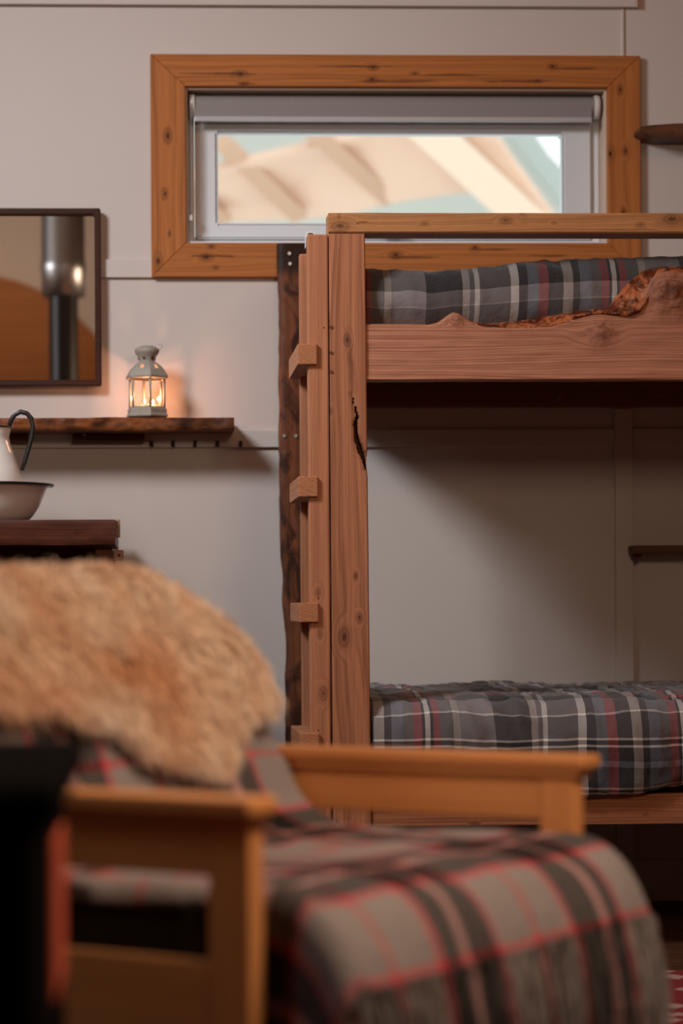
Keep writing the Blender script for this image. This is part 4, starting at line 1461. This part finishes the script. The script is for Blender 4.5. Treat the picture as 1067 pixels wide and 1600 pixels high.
for q, t in enumerate(np.linspace(0, 1, 5)):
    d_ = N0 * (0.95 * t - 0.35 * t * t) + down * (0.62 * t * t) + (lean * 0.6 + jt_) * t
    p_ = B0 + d_ * Ln + (CB - B0) * (0.38 * t ** 1.3)
    p_ += 0.0016 * math.sin(t * 9) * side
    w_ = (0.0009, 0.0010, 0.0009, 0.0006, 0.0002)[q]
    VV[:, q, 0] = p_ - side * w_
    VV[:, q, 1] = p_ + side * w_
    TN[:, q, :] = (base_tone + rng.normal(0, 0.05, NW) - 0.12 * (1 - t))[:, None]
idx = np.arange(NW * 10).reshape(NW, 5, 2)
FF = np.stack([idx[:, :-1, 0], idx[:, :-1, 1], idx[:, 1:, 1], idx[:, 1:, 0]], -1).reshape(-1, 4)
me = bpy.data.meshes.new('wool')
nvt, nf = NW * 10, len(FF)
me.vertices.add(nvt)
me.vertices.foreach_set('co', VV.astype(np.float32).ravel())
me.loops.add(nf * 4)
me.loops.foreach_set('vertex_index', FF.astype(np.int32).ravel())
me.polygons.add(nf)
me.polygons.foreach_set('loop_start', (np.arange(nf) * 4).astype(np.int32))
me.update(calc_edges=True)
tone = me.attributes.new('tone', 'FLOAT', 'POINT')
tone.data.foreach_set('value', TN.clip(0, 1).astype(np.float32).ravel())
wl = link('wool', me, M['wool'], (0, 0, 0), skin)
wl['kind'] = 'stuff'

# =================================================================== STOVE, left foreground
stv = root('wood_stove', 'black wood burning stove in the left foreground, edge in view', 'stove', (-0.41, 1.87, 0))
sx0, sx1, sy0, sy1 = -0.74, -0.079, 1.60, 2.125
box('body', (sx0, sy0, 0.12), (sx1, sy1, 0.655), M['iron'], stv, 0.012, 3)
box('top_plate', (sx0 - 0.02, sy0 - 0.02, 0.656), (sx1 + 0.016, sy1 + 0.016, 0.682), M['iron'], stv, 0.008, 3)
box('plinth', (sx0 + 0.03, sy0 + 0.03, 0.0), (sx1 - 0.03, sy1 - 0.03, 0.12), M['iron'], stv, 0.005)
box('side_window', (sx1 - 0.002, 1.87, 0.495), (sx1 + 0.003, 2.04, 0.618), M['fire'], stv, 0.001)
lathe('flue_pipe', [(0, 0.682), (0.085, 0.682), (0.085, 0.735), (0.066, 0.74), (0.066, 2.22)], M['flue_black'], (-0.40, 1.86, 0), stv, 40)
lathe('insulated_flue', [(0, 2.20), (0.098, 2.20), (0.098, 2.30), (0.103, 2.31), (0.103, 2.35), (0.098, 2.36), (0.098, 3.148)], M['chrome'], (-0.40, 1.86, 0), stv, 40)

# =================================================================== RUG
k = NT('red_patterned_rug')
co = k.n('ShaderNodeTexCoord').outputs['Object']
vo = k.n('ShaderNodeTexVoronoi', distance='MANHATTAN')
k.lk(co, vo.inputs['Vector'])
vo.inputs['Scale'].default_value = 14
nn = k.noise(co, 30, 3)
a = k.smooth(k.math('MULTIPLY_ADD', nn, 0.25, vo.outputs['Distance']), 0.60, 0.68)
c = k.mix(a, (0.46, 0.27, 0.23), (0.22, 0.014, 0.016))
k.lk(c, k.b.inputs['Base Color'])
k.b.inputs['Roughness'].default_value = 0.95
k.bump(k.noise(co, 300, 2), 0.5, 0.004)
rg = box('rug', (0.75, 3.4, 0.0005), (2.3, 5.15, 0.010), k.m, None, 0.003)
tag(rg, 'red and cream patterned rug on the floor before the bunk', 'rug')
